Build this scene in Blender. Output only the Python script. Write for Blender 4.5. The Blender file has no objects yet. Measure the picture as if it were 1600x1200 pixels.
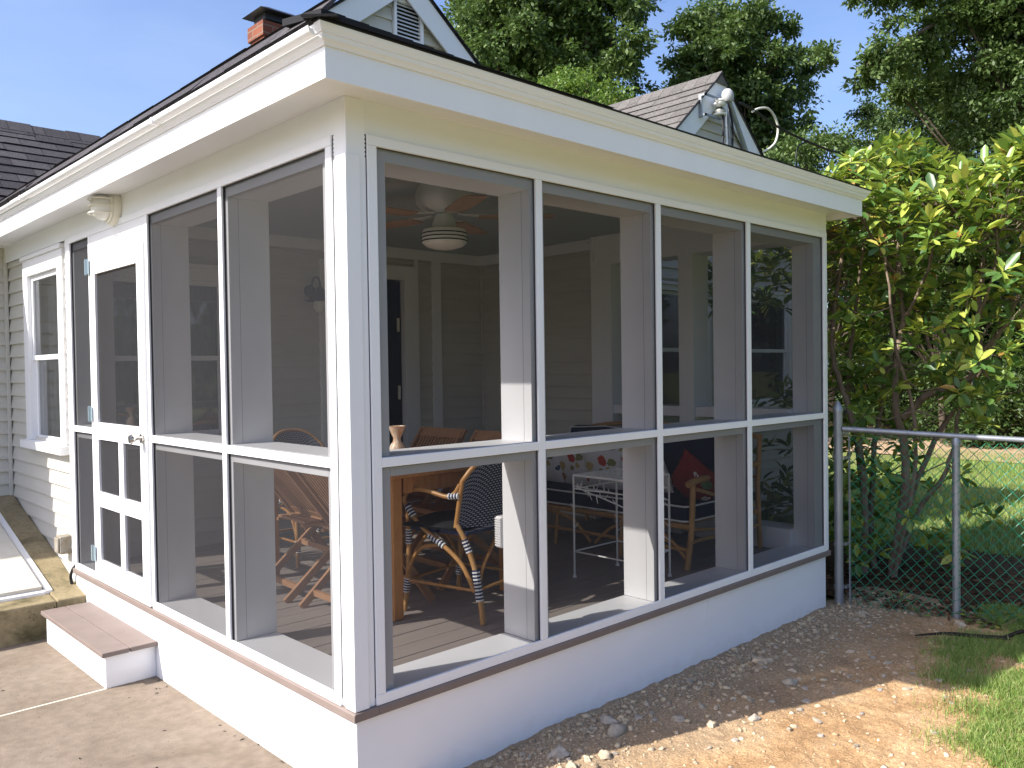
import bpy, math, random
import numpy as np
from mathutils import Vector, Matrix
from mathutils import noise as mnoise
random.seed(7)
RNG = np.random.default_rng(7)
S = bpy.context.scene
COL = S.collection

# ------------------------------------------------------------------ camera
def basis(yaw, p, r):
    f = Vector((-math.sin(yaw) * math.cos(p), math.cos(yaw) * math.cos(p), math.sin(p)))
    rt = Vector((math.cos(yaw), math.sin(yaw), 0)); up = rt.cross(f)
    return f, rt * math.cos(r) + up * math.sin(r), -rt * math.sin(r) + up * math.cos(r)
F_, R_, U_ = basis(-0.7609008, -0.0200822, -0.0143594)
cam = bpy.data.objects.new('camera', bpy.data.cameras.new('camera'))
COL.objects.link(cam)
M = Matrix((R_, U_, -F_)).transposed().to_4x4(); M.translation = Vector((-1.73357, -2.69774, 1.29175))
cam.matrix_world = M
cam.data.sensor_width = 36.0; cam.data.lens = 1314.905 / 1600 * 36
cam.data.clip_start = 0.05; cam.data.clip_end = 500
S.camera = cam

# ------------------------------------------------------------------ light
SUN = Vector((-1.0, 0.32, 0.90)).normalized()          # towards the sun
el = math.asin(SUN.z)
W = bpy.data.worlds.new('World'); S.world = W; W.use_nodes = True
wn = W.node_tree.nodes; bg = wn['Background']
sky = wn.new('ShaderNodeTexSky'); sky.sky_type = 'NISHITA'; sky.sun_disc = False
sky.sun_elevation = el; sky.sun_rotation = math.atan2(SUN.x, SUN.y)
sky.air_density = 1.0; sky.dust_density = 3.0; sky.ozone_density = 5.0
hz = wn.new('ShaderNodeMix'); hz.data_type = 'RGBA'; hz.blend_type = 'MULTIPLY'; hz.inputs[0].default_value = 1.0
hz.inputs[7].default_value = (0.985, 0.94, 1.0, 1)          # summer haze takes some green out of the clear-sky blue
W.node_tree.links.new(sky.outputs[0], hz.inputs[6]); 
wtc = wn.new('ShaderNodeTexCoord'); wmp = wn.new('ShaderNodeMapping'); wmp.inputs['Scale'].default_value = (1.5, 1.5, 5)
wno = wn.new('ShaderNodeTexNoise'); wno.inputs['Scale'].default_value = 1.6; wno.inputs['Detail'].default_value = 7; wno.inputs['Roughness'].default_value = .55
wmr = wn.new('ShaderNodeMapRange'); wmr.inputs[1].default_value = .45; wmr.inputs[2].default_value = .8; wmr.inputs[4].default_value = .22
wmx = wn.new('ShaderNodeMix'); wmx.data_type = 'RGBA'; wmx.inputs[7].default_value = (3.2, 3.7, 4.6, 1)   # thin high haze
WL = W.node_tree.links; WL.new(wtc.outputs['Generated'], wmp.inputs[0]); WL.new(wmp.outputs[0], wno.inputs[0]); WL.new(wno.outputs[0], wmr.inputs[0]); WL.new(wmr.outputs[0], wmx.inputs[0])
WL.new(hz.outputs[2], wmx.inputs[6]); WL.new(wmx.outputs[2], bg.inputs[0]); bg.inputs[1].default_value = 0.137
sun = bpy.data.objects.new('sun', bpy.data.lights.new('sun', 'SUN')); COL.objects.link(sun)
sun.data.energy = 4.2; sun.data.angle = math.radians(0.53); sun.data.color = (1.0, 0.955, 0.89)
sun.rotation_euler = SUN.to_track_quat('Z', 'Y').to_euler()
S.view_settings.view_transform = 'Standard'; S.view_settings.look = 'None'
S.view_settings.exposure = 1.0; S.view_settings.gamma = 1
S.cycles.max_bounces = 8; S.cycles.transparent_max_bounces = 16; S.cycles.diffuse_bounces = 4

# ------------------------------------------------------------------ materials
def mat(name, base, rough=0.6, spec=0.3, noise=None, bump=None, metal=0.0, coat=0.0):
    """noise = (scale, other colour, contrast, axis-stretch); bump = (scale, strength)"""
    m = bpy.data.materials.new(name); m.use_nodes = True
    n = m.node_tree.nodes; l = m.node_tree.links; b = n['Principled BSDF']
    b.inputs['Base Color'].default_value = (*base, 1); b.inputs['Roughness'].default_value = rough
    b.inputs['Specular IOR Level'].default_value = spec; b.inputs['Metallic'].default_value = metal
    tc = n.new('ShaderNodeTexCoord')
    if noise:
        mp = n.new('ShaderNodeMapping'); l.new(tc.outputs['Object'], mp.inputs[0])
        mp.inputs['Scale'].default_value = noise[3] if len(noise) > 3 else (1, 1, 1)
        t = n.new('ShaderNodeTexNoise'); t.inputs['Scale'].default_value = noise[0]; t.inputs['Detail'].default_value = 7
        t.inputs['Roughness'].default_value = 0.62
        l.new(mp.outputs[0], t.inputs[0])
        r = n.new('ShaderNodeMapRange'); r.inputs[1].default_value = 0.5 - noise[2]; r.inputs[2].default_value = 0.5 + noise[2]
        l.new(t.outputs[0], r.inputs[0])
        mx = n.new('ShaderNodeMix'); mx.data_type = 'RGBA'
        mx.inputs[6].default_value = (*base, 1); mx.inputs[7].default_value = (*noise[1], 1)
        l.new(r.outputs[0], mx.inputs[0]); l.new(mx.outputs[2], b.inputs['Base Color'])
        m['mix'] = mx.name
    if bump:
        t2 = n.new('ShaderNodeTexNoise'); t2.inputs['Scale'].default_value = bump[0]; t2.inputs['Detail'].default_value = 6
        l.new(tc.outputs['Object'], t2.inputs[0])
        bp = n.new('ShaderNodeBump'); bp.inputs['Strength'].default_value = bump[1]; bp.inputs['Distance'].default_value = 0.01
        l.new(t2.outputs[0], bp.inputs['Height']); l.new(bp.outputs[0], b.inputs['Normal'])
    return m

WHITE = mat('white_paint', (0.84, 0.84, 0.84), 0.42, 0.35, noise=(3.0, (0.80, 0.80, 0.80), 0.25), bump=(40, 0.035))
SKIRT = mat('white_skirt_board', (0.84, 0.84, 0.84), 0.35, 0.4, noise=(1.3, (0.79, 0.79, 0.79), 0.2), bump=(4, 0.06))
def splash(m, z0, z1, col):
    n = m.node_tree.nodes; l = m.node_tree.links; b = n['Principled BSDF']; src = b.inputs['Base Color'].links[0].from_socket
    tc = m.node_tree.nodes.new('ShaderNodeTexCoord'); sx = n.new('ShaderNodeSeparateXYZ'); l.new(tc.outputs['Object'], sx.inputs[0])
    no = n.new('ShaderNodeTexNoise'); no.inputs['Scale'].default_value = 11; no.inputs['Detail'].default_value = 8; l.new(tc.outputs['Object'], no.inputs[0])
    ma = n.new('ShaderNodeMath'); ma.operation = 'MULTIPLY_ADD'; ma.inputs[1].default_value = -.16; l.new(no.outputs[0], ma.inputs[0]); l.new(sx.outputs[2], ma.inputs[2])
    mr = n.new('ShaderNodeMapRange'); mr.inputs[1].default_value = z1 - .08; mr.inputs[2].default_value = z0 - .08; mr.inputs[3].default_value = 0; mr.inputs[4].default_value = .16
    l.new(ma.outputs[0], mr.inputs[0])
    mx = n.new('ShaderNodeMix'); mx.data_type = 'RGBA'; mx.inputs[7].default_value = (*col, 1)
    l.new(mr.outputs[0], mx.inputs[0]); l.new(src, mx.inputs[6]); l.new(mx.outputs[2], b.inputs['Base Color'])
splash(SKIRT, -.38, -.30, (0.45, 0.36, 0.26))
FRIEZE = mat('white_satin_paint', (0.82, 0.83, 0.835), 0.45, 0.35, noise=(2.0, (0.785, 0.795, 0.80), 0.25))
VINYL = mat('white_vinyl', (0.80, 0.80, 0.80), 0.3, 0.45)
SIDING = mat('cream_siding', (0.60, 0.575, 0.505), 0.5, 0.3, noise=(2.0, (0.55, 0.525, 0.455), 0.2, (1, 1, 5)), bump=(60, 0.05))
CEILINGPAINT = mat('porch_ceiling_paint', (0.42, 0.47, 0.46), 0.5)  # the ceiling's own blue-grey paint
NOSE = mat('mauve_composite', (0.225, 0.178, 0.155), 0.55, 0.25, noise=(6, (0.19, 0.15, 0.13), 0.2, (1, 1, 1)), bump=(120, 0.12))
DECK = mat('composite_deck_board', (0.33, 0.285, 0.255), 0.55, 0.25, noise=(9, (0.27, 0.232, 0.205), 0.25, (0.15, 2, 1)), bump=(120, 0.1))
TEAK = mat('oiled_teak', (0.58, 0.28, 0.10), 0.45, 0.35, noise=(7, (0.42, 0.18, 0.06), 0.25, (6, 1, 1)), bump=(60, 0.08))
TEAK2 = mat('weathered_teak', (0.46, 0.26, 0.14), 0.55, 0.3, noise=(9, (0.34, 0.175, 0.085), 0.25, (1, 1, 1)), bump=(80, 0.1))
CANE = mat('honey_cane', (0.50, 0.27, 0.09), 0.35, 0.45, noise=(14, (0.33, 0.15, 0.045), 0.22), bump=(50, 0.08))
CANE2 = mat('pale_bamboo', (0.52, 0.30, 0.12), 0.4, 0.4, noise=(9, (0.38, 0.20, 0.07), 0.22))
NAVY = mat('navy_fabric', (0.012, 0.018, 0.04), 0.85, 0.15, bump=(300, 0.15))
WHITECORD = mat('white_cord', (0.75, 0.75, 0.73), 0.7)
NAVYCORD = mat('navy_cord', (0.02, 0.035, 0.10), 0.6)
BLACKCLOTH = mat('black_cloth', (0.015, 0.017, 0.018), 0.7)
WHITEMETAL = mat('white_wire', (0.78, 0.78, 0.76), 0.4, 0.4)
GALV = mat('galvanised_steel', (0.36, 0.38, 0.40), 0.42, 0.5, noise=(12, (0.26, 0.28, 0.30), 0.2, (1, 1, .4)), metal=0.55)
ZINC = mat('zinc_hinge', (0.35, 0.45, 0.50), 0.35, 0.5, metal=0.8)
CHROME = mat('satin_nickel', (0.55, 0.52, 0.48), 0.22, 0.5, metal=1.0)
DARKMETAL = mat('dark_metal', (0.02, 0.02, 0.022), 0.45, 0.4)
BLACKRUB = mat('black_cable', (0.012, 0.012, 0.013), 0.5)
BROWNMETAL = mat('brown_metal_lantern', (0.035, 0.03, 0.028), 0.5, 0.4)
FRIT = mat('frosted_glass', (0.72, 0.71, 0.66), 0.35, 0.5)
FANWHITE = mat('fan_white', (0.62, 0.63, 0.60), 0.4)
BLADE = mat('fan_blade_wood', (0.42, 0.29, 0.19), 0.5, noise=(8, (0.34, 0.22, 0.14), 0.2, (1, 6, 1)))
GREENVINYL = mat('green_vinyl_wire', (0.02, 0.20, 0.11), 0.35, 0.5)
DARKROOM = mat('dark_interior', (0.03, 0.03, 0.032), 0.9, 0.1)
CURTAIN = mat('pale_curtain', (0.45, 0.45, 0.42), 0.9, 0.1)
GREYPLASTIC = mat('grey_box', (0.33, 0.32, 0.28), 0.5, noise=(20, (0.22, 0.17, 0.11), 0.2))
CREAMPLASTIC = mat('cream_plastic', (0.72, 0.69, 0.58), 0.4)
BARK = mat('grey_brown_bark', (0.13, 0.095, 0.07), 0.85, 0.1, noise=(14, (0.26, 0.20, 0.155), 0.18, (1, 1, .5)), bump=(30, 0.6))
TREEBARK = mat('dark_tree_bark', (0.07, 0.052, 0.04), 0.9, 0.1, noise=(9, (0.12, 0.095, 0.075), 0.2, (1, 1, .4)), bump=(25, .6))
GREYCAP = mat('weathered_grey_plastic', (0.42, 0.42, 0.41), 0.5)
DEADWOOD = mat('dark_dead_wood', (0.035, 0.028, 0.024), 0.85, 0.1, bump=(40, .5))
FLASH = mat('black_roof_edge', (0.012, 0.012, 0.013), 0.7, 0.2)
VASE = mat('tan_glazed_clay', (0.62, 0.40, 0.24), 0.35, 0.4, noise=(9, (0.80, 0.70, 0.55), 0.06, (6, 6, .6)))
STONE = mat('field_stone', (0.42, 0.37, 0.30), 0.8, 0.2, noise=(14, (0.27, 0.24, 0.20), 0.2), bump=(50, 0.4))
PALESTONE = mat('pale_field_stone', (0.52, 0.43, 0.31), 0.8, 0.2, noise=(20, (0.38, 0.30, 0.20), 0.2), bump=(50, 0.4))
GREYSTONE = mat('grey_stone', (0.42, 0.36, 0.275), 0.8, 0.2, noise=(20, (0.30, 0.25, 0.185), 0.2), bump=(50, 0.4))

def nd(m, t, **kw):
    x = m.node_tree.nodes.new(t)
    for k, v in kw.items(): setattr(x, k, v)
    return x

def ramp(m, stops):
    r = nd(m, 'ShaderNodeValToRGB'); e = r.color_ramp.elements
    while len(e) < len(stops): e.new(0.5)
    for i, (p, c) in enumerate(stops): e[i].position = p; e[i].color = (*c, 1)
    return r

def screen_mat(name, frac, col):
    m = bpy.data.materials.new(name); m.use_nodes = True; n = m.node_tree.nodes; l = m.node_tree.links
    n.remove(n['Principled BSDF']); out = n['Material Output']
    t = n.new('ShaderNodeBsdfTransparent'); d = n.new('ShaderNodeBsdfDiffuse'); d.inputs[0].default_value = (*col, 1)
    tc = n.new('ShaderNodeTexCoord'); no = n.new('ShaderNodeTexNoise'); no.inputs['Scale'].default_value = 2.3; no.inputs['Detail'].default_value = 5
    l.new(tc.outputs['Object'], no.inputs[0])
    mr = n.new('ShaderNodeMapRange'); mr.inputs[1].default_value = 0.3; mr.inputs[2].default_value = 0.7
    mr.inputs[3].default_value = frac - 0.008; mr.inputs[4].default_value = frac + 0.008      # wire width / pitch
    l.new(no.outputs[0], mr.inputs[0])
    ge = n.new('ShaderNodeNewGeometry'); dt = n.new('ShaderNodeVectorMath'); dt.operation = 'DOT_PRODUCT'
    l.new(ge.outputs['Incoming'], dt.inputs[0]); l.new(ge.outputs['True Normal'], dt.inputs[1])
    def M_(op, a, b=None):
        q = n.new('ShaderNodeMath'); q.operation = op
        for k, v in enumerate((a, b)):
            if v is None: continue
            if isinstance(v, (int, float)): q.inputs[k].default_value = v
            else: l.new(v, q.inputs[k])
        return q.outputs[0]
    c = M_('MAXIMUM', M_('ABSOLUTE', dt.outputs['Value']), 0.24)
    w = mr.outputs[0]
    open_ = M_('MULTIPLY', M_('SUBTRACT', 1.0, w), M_('SUBTRACT', 1.0, M_('DIVIDE', w, c)))
    mx = n.new('ShaderNodeMixShader'); l.new(open_, mx.inputs[0]); l.new(d.outputs[0], mx.inputs[1]); l.new(t.outputs[0], mx.inputs[2])
    l.new(mx.outputs[0], out.inputs[0])
    return m
SCREEN = screen_mat('charcoal_insect_mesh', 0.20, (0.034, 0.035, 0.038))

def glass_mat(name, tint, frac):
    m = bpy.data.materials.new(name); m.use_nodes = True; n = m.node_tree.nodes; l = m.node_tree.links
    n.remove(n['Principled BSDF']); out = n['Material Output']
    t = n.new('ShaderNodeBsdfTransparent'); t.inputs[0].default_value = (*tint, 1)
    g = n.new('ShaderNodeBsdfGlossy'); g.inputs['Roughness'].default_value = 0.02
    fr = n.new('ShaderNodeFresnel'); fr.inputs[0].default_value = 1.6
    ad = n.new('ShaderNodeMath'); ad.operation = 'ADD'; ad.inputs[1].default_value = frac; ad.use_clamp = True
    l.new(fr.outputs[0], ad.inputs[0])
    mx = n.new('ShaderNodeMixShader'); l.new(ad.outputs[0], mx.inputs[0]); l.new(t.outputs[0], mx.inputs[1]); l.new(g.outputs[0], mx.inputs[2])
    l.new(mx.outputs[0], out.inputs[0])
    return m
DARKGLASS = glass_mat('dim_window_glass', (0.35, 0.36, 0.36), 0.0)
GLASS = glass_mat('window_glass', (0.7, 0.73, 0.73), 0.22)

def shingle_mat(name, c1, c2):
    m = mat(name, c1, 0.9, 0.15, bump=(220, 0.5)); n = m.node_tree.nodes; l = m.node_tree.links
    b = n['Principled BSDF']; tc = nd(m, 'ShaderNodeTexCoord')
    br = nd(m, 'ShaderNodeTexBrick'); br.inputs['Color1'].default_value = (*c1, 1); br.inputs['Color2'].default_value = (*c2, 1)
    br.inputs['Mortar'].default_value = (c1[0] * .35, c1[1] * .35, c1[2] * .35, 1)
    br.inputs['Scale'].default_value = 1.0; br.inputs['Brick Width'].default_value = 0.31; br.inputs['Row Height'].default_value = 0.142
    br.inputs['Mortar Size'].default_value = 0.0035; br.inputs['Bias'].default_value = 0.0
    l.new(tc.outputs['Object'], br.inputs[0])
    no = nd(m, 'ShaderNodeTexNoise'); no.inputs['Scale'].default_value = 90; no.inputs['Detail'].default_value = 3
    l.new(tc.outputs['Object'], no.inputs[0])
    mr = nd(m, 'ShaderNodeMapRange'); mr.inputs[1].default_value = .3; mr.inputs[2].default_value = .7; mr.inputs[3].default_value = .6; mr.inputs[4].default_value = 1.4
    l.new(no.outputs[0], mr.inputs[0])
    mx = nd(m, 'ShaderNodeMix', data_type='RGBA', blend_type='MULTIPLY'); mx.inputs[0].default_value = 1
    l.new(br.outputs[0], mx.inputs[6]); l.new(mr.outputs[0], mx.inputs[7]); l.new(mx.outputs[2], b.inputs['Base Color'])
    return m
SHINGLE = shingle_mat('charcoal_shingle', (0.052, 0.048, 0.051), (0.088, 0.082, 0.084))
SHINGLE2 = shingle_mat('weathered_grey_shingle', (0.118, 0.110, 0.10), (0.16, 0.150, 0.137))

def brick_mat():
    m = mat('red_brick', (0.33, 0.11, 0.06), 0.85, 0.15, bump=(90, 0.5)); l = m.node_tree.links; n = m.node_tree.nodes
    uv = nd(m, 'ShaderNodeUVMap'); br = nd(m, 'ShaderNodeTexBrick')
    br.inputs['Color1'].default_value = (0.24, 0.085, 0.05, 1); br.inputs['Color2'].default_value = (0.15, 0.055, 0.036, 1)
    br.inputs['Mortar'].default_value = (0.20, 0.155, 0.12, 1); br.inputs['Scale'].default_value = 1
    br.inputs['Brick Width'].default_value = 0.21; br.inputs['Row Height'].default_value = 0.075; br.inputs['Mortar Size'].default_value = 0.006
    l.new(uv.outputs[0], br.inputs[0]); l.new(br.outputs[0], n['Principled BSDF'].inputs['Base Color'])
    return m
BRICK = brick_mat()

def weave_mat():
    m = mat('navy_white_weave', (0.02, 0.03, 0.08), 0.5, 0.35); l = m.node_tree.links; n = m.node_tree.nodes
    uv = nd(m, 'ShaderNodeUVMap'); br = nd(m, 'ShaderNodeTexBrick')
    br.inputs['Color1'].default_value = (0.46, 0.48, 0.47, 1); br.inputs['Color2'].default_value = (0.36, 0.40, 0.42, 1)
    br.inputs['Mortar'].default_value = (0.010, 0.020, 0.065, 1); br.inputs['Scale'].default_value = 1
    br.inputs['Brick Width'].default_value = 0.022; br.inputs['Row Height'].default_value = 0.0135; br.inputs['Mortar Size'].default_value = 0.0047
    br.inputs['Mortar Smooth'].default_value = 0.1
    l.new(uv.outputs[0], br.inputs[0]); l.new(br.outputs[0], n['Principled BSDF'].inputs['Base Color'])
    bp = nd(m, 'ShaderNodeBump'); bp.inputs['Strength'].default_value = 0.5; bp.inputs['Distance'].default_value = .003; bp.invert = True
    l.new(br.outputs[1], bp.inputs['Height']); l.new(bp.outputs[0], n['Principled BSDF'].inputs['Normal'])
    return m
WEAVE = weave_mat()

def motif_mat(name, ground, stops, scale, cut):
    """printed cloth: separate coloured motifs (one voronoi cell each) on a plain ground"""
    m = mat(name, ground, 0.85, 0.15); l = m.node_tree.links; n = m.node_tree.nodes
    tc = nd(m, 'ShaderNodeTexCoord'); nz = nd(m, 'ShaderNodeTexNoise'); nz.inputs['Scale'].default_value = scale * 1.3
    l.new(tc.outputs['Object'], nz.inputs[0])
    mxv = nd(m, 'ShaderNodeMix', data_type='VECTOR'); mxv.inputs[0].default_value = 0.06
    l.new(tc.outputs['Object'], mxv.inputs[4]); l.new(nz.outputs[1], mxv.inputs[5])
    v = nd(m, 'ShaderNodeTexVoronoi'); v.inputs['Scale'].default_value = scale; v.inputs['Randomness'].default_value = 0.75
    l.new(mxv.outputs[1], v.inputs[0])
    lt = nd(m, 'ShaderNodeMath', operation='LESS_THAN'); lt.inputs[1].default_value = cut; l.new(v.outputs['Distance'], lt.inputs[0])
    sp = nd(m, 'ShaderNodeSeparateColor'); l.new(v.outputs['Color'], sp.inputs[0])
    r = ramp(m, stops); r.color_ramp.interpolation = 'CONSTANT'; l.new(sp.outputs[0], r.inputs[0])
    mx = nd(m, 'ShaderNodeMix', data_type='RGBA'); mx.inputs[6].default_value = (*ground, 1)
    l.new(lt.outputs[0], mx.inputs[0]); l.new(r.outputs[0], mx.inputs[7]); l.new(mx.outputs[2], n['Principled BSDF'].inputs['Base Color'])
    return m
BIRDS = motif_mat('printed_motif_cloth', (0.62, 0.62, 0.60), [(0, (0.42, 0.05, 0.03)), (.25, (0.22, 0.23, 0.08)), (.5, (0.06, 0.085, 0.14)), (.65, (0.45, 0.34, 0.13)), (.85, (0.36, 0.17, 0.09))], 12.0, 0.40)
REDCLOTH = motif_mat('red_leaf_cloth', (0.20, 0.02, 0.018), [(0, (0.60, 0.60, 0.55)), (.35, (0.12, 0.22, 0.10)), (.5, (0.20, 0.02, 0.018)), (.85, (0.7, 0.7, 0.66))], 10.0, 0.33)
IVORY = motif_mat('ivory_cloth_blue_motif', (0.66, 0.65, 0.60), [(0, (0.66, 0.65, 0.60)), (.75, (0.06, 0.10, 0.2))], 5.0, 0.42)

def concrete_mat(name, a, b_, c, scale):
    m = mat(name, a, 0.85, 0.2, bump=(150, 0.25)); l = m.node_tree.links; n = m.node_tree.nodes
    tc = nd(m, 'ShaderNodeTexCoord')
    n1 = nd(m, 'ShaderNodeTexNoise'); n1.inputs['Scale'].default_value = scale; n1.inputs['Detail'].default_value = 8; n1.inputs['Roughness'].default_value = 0.62; n1.inputs['Distortion'].default_value = .6
    n2 = nd(m, 'ShaderNodeTexNoise'); n2.inputs['Scale'].default_value = scale * 14; n2.inputs['Detail'].default_value = 6
    l.new(tc.outputs['Object'], n1.inputs[0]); l.new(tc.outputs['Object'], n2.inputs[0])
    r = ramp(m, [(0.33, c), (0.48, a), (0.68, b_)]); l.new(n1.outputs[0], r.inputs[0])
    mr = nd(m, 'ShaderNodeMapRange'); mr.inputs[1].default_value = .3; mr.inputs[2].default_value = .75; mr.inputs[3].default_value = .82; mr.inputs[4].default_value = 1.12
    l.new(n2.outputs[0], mr.inputs[0])
    mx = nd(m, 'ShaderNodeMix', data_type='RGBA', blend_type='MULTIPLY'); mx.inputs[0].default_value = 1
    l.new(r.outputs[0], mx.inputs[6]); l.new(mr.outputs[0], mx.inputs[7])
    n3 = nd(m, 'ShaderNodeTexVoronoi'); n3.inputs['Scale'].default_value = 34; l.new(tc.outputs['Object'], n3.inputs[0])
    n4 = nd(m, 'ShaderNodeTexNoise'); n4.inputs['Scale'].default_value = 9; n4.inputs['Detail'].default_value = 3; l.new(tc.outputs['Object'], n4.inputs[0])
    m5 = nd(m, 'ShaderNodeMath', operation='MULTIPLY_ADD'); m5.inputs[1].default_value = -0.42; m5.inputs[2].default_value = 0.30; l.new(n4.outputs[0], m5.inputs[0])
    lt = nd(m, 'ShaderNodeMath', operation='LESS_THAN'); l.new(n3.outputs['Distance'], lt.inputs[0]); l.new(m5.outputs[0], lt.inputs[1])
    m6 = nd(m, 'ShaderNodeMix', data_type='RGBA'); m6.inputs[7].default_value = (c[0] * .55, c[1] * .55, c[2] * .55, 1)
    l.new(lt.outputs[0], m6.inputs[0]); l.new(mx.outputs[2], m6.inputs[6]); l.new(m6.outputs[2], n['Principled BSDF'].inputs['Base Color'])
    return m
PATIO = concrete_mat('weathered_concrete', (0.215, 0.172, 0.130), (0.25, 0.205, 0.158), (0.18, 0.142, 0.105), 1.6)
MOSSY = concrete_mat('mossy_concrete', (0.26, 0.21, 0.12), (0.34, 0.28, 0.17), (0.07, 0.065, 0.03), 2.4)
PATCHY = mat('patched_white_hatch', (0.60, 0.57, 0.50), 0.6, 0.3, noise=(4, (0.50, 0.46, 0.38), 0.2), bump=(20, .1))
CAULK = mat('pale_joint_filler', (0.62, 0.56, 0.45), 0.8)
DIRT = mat('sandy_dirt', (0.48, 0.315, 0.175), 0.95, 0.1, noise=(7, (0.36, 0.235, 0.13), 0.2), bump=(90, 0.7))
SOIL = mat('lawn_soil', (0.15, 0.18, 0.055), 0.95, 0.1, noise=(1.2, (0.24, 0.25, 0.09), 0.15), bump=(30, 0.7))
LITTER = mat('dark_leaf_litter', (0.055, 0.038, 0.025), 0.95, 0.1, noise=(18, (0.14, 0.085, 0.05), 0.12), bump=(50, 1))
TRACK = mat('sunlit_gravel_track', (0.46, 0.33, 0.21), 0.95, 0.1, noise=(3, (0.38, 0.27, 0.17), 0.2), bump=(20, .5))

def leaf_mat(name, stops, rough=0.5, trans=0.35, tcol=(0.25, 0.40, 0.04), spec=0.35):
    m = bpy.data.materials.new(name); m.use_nodes = True; n = m.node_tree.nodes; l = m.node_tree.links
    b = n['Principled BSDF']; b.inputs['Roughness'].default_value = rough; b.inputs['Specular IOR Level'].default_value = spec
    g = nd(m, 'ShaderNodeNewGeometry'); r = ramp(m, stops); l.new(g.outputs['Random Per Island'], r.inputs[0]); l.new(r.outputs[0], b.inputs['Base Color'])
    t = nd(m, 'ShaderNodeBsdfTranslucent')
    mm = nd(m, 'ShaderNodeMix', data_type='RGBA', blend_type='MIX'); mm.inputs[0].default_value = .5; mm.inputs[7].default_value = (*tcol, 1)
    l.new(r.outputs[0], mm.inputs[6]); l.new(mm.outputs[2], t.inputs[0])
    mx = nd(m, 'ShaderNodeMixShader'); mx.inputs[0].default_value = trans
    l.new(b.outputs[0], mx.inputs[1]); l.new(t.outputs[0], mx.inputs[2]); l.new(mx.outputs[0], n['Material Output'].inputs[0])
    return m
LEAF_OAK = leaf_mat('oak_leaf', [(0, (0.055, 0.10, 0.025)), (.5, (0.10, 0.16, 0.045)), (1, (0.17, 0.235, 0.08))], 0.45, 0.28, (0.12, 0.20, 0.03))
LEAF_DARK = leaf_mat('dark_leaf', [(0, (0.036, 0.070, 0.018)), (.6, (0.066, 0.115, 0.03)), (1, (0.115, 0.17, 0.05))], 0.5, 0.25, (0.08, 0.15, 0.02))
LEAF_LIGHT = leaf_mat('light_leaf', [(0, (0.09, 0.16, 0.03)), (.6, (0.13, 0.22, 0.045)), (1, (0.20, 0.27, 0.06))], 0.5, 0.35)
LEAF_RHODO = leaf_mat('rhododendron_leaf', [(0, (0.045, 0.11, 0.03)), (.3, (0.11, 0.22, 0.055)), (.6, (0.25, 0.37, 0.07)), (.82, (0.44, 0.51, 0.09)), (.97, (0.50, 0.47, 0.10)), (1, (0.40, 0.22, 0.06))], 0.36, 0.3, (0.35, 0.42, 0.03), 0.5)
SEED = mat('rust_seed_head', (0.42, 0.16, 0.05), 0.8)
BLADEGREEN = leaf_mat('grass_blade', [(0, (0.10, 0.19, 0.035)), (.45, (0.21, 0.33, 0.07)), (.82, (0.34, 0.43, 0.12)), (.95, (0.40, 0.45, 0.15)), (1, (0.60, 0.50, 0.28))], 0.5, 0.35, (0.25, 0.4, 0.05))

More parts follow.
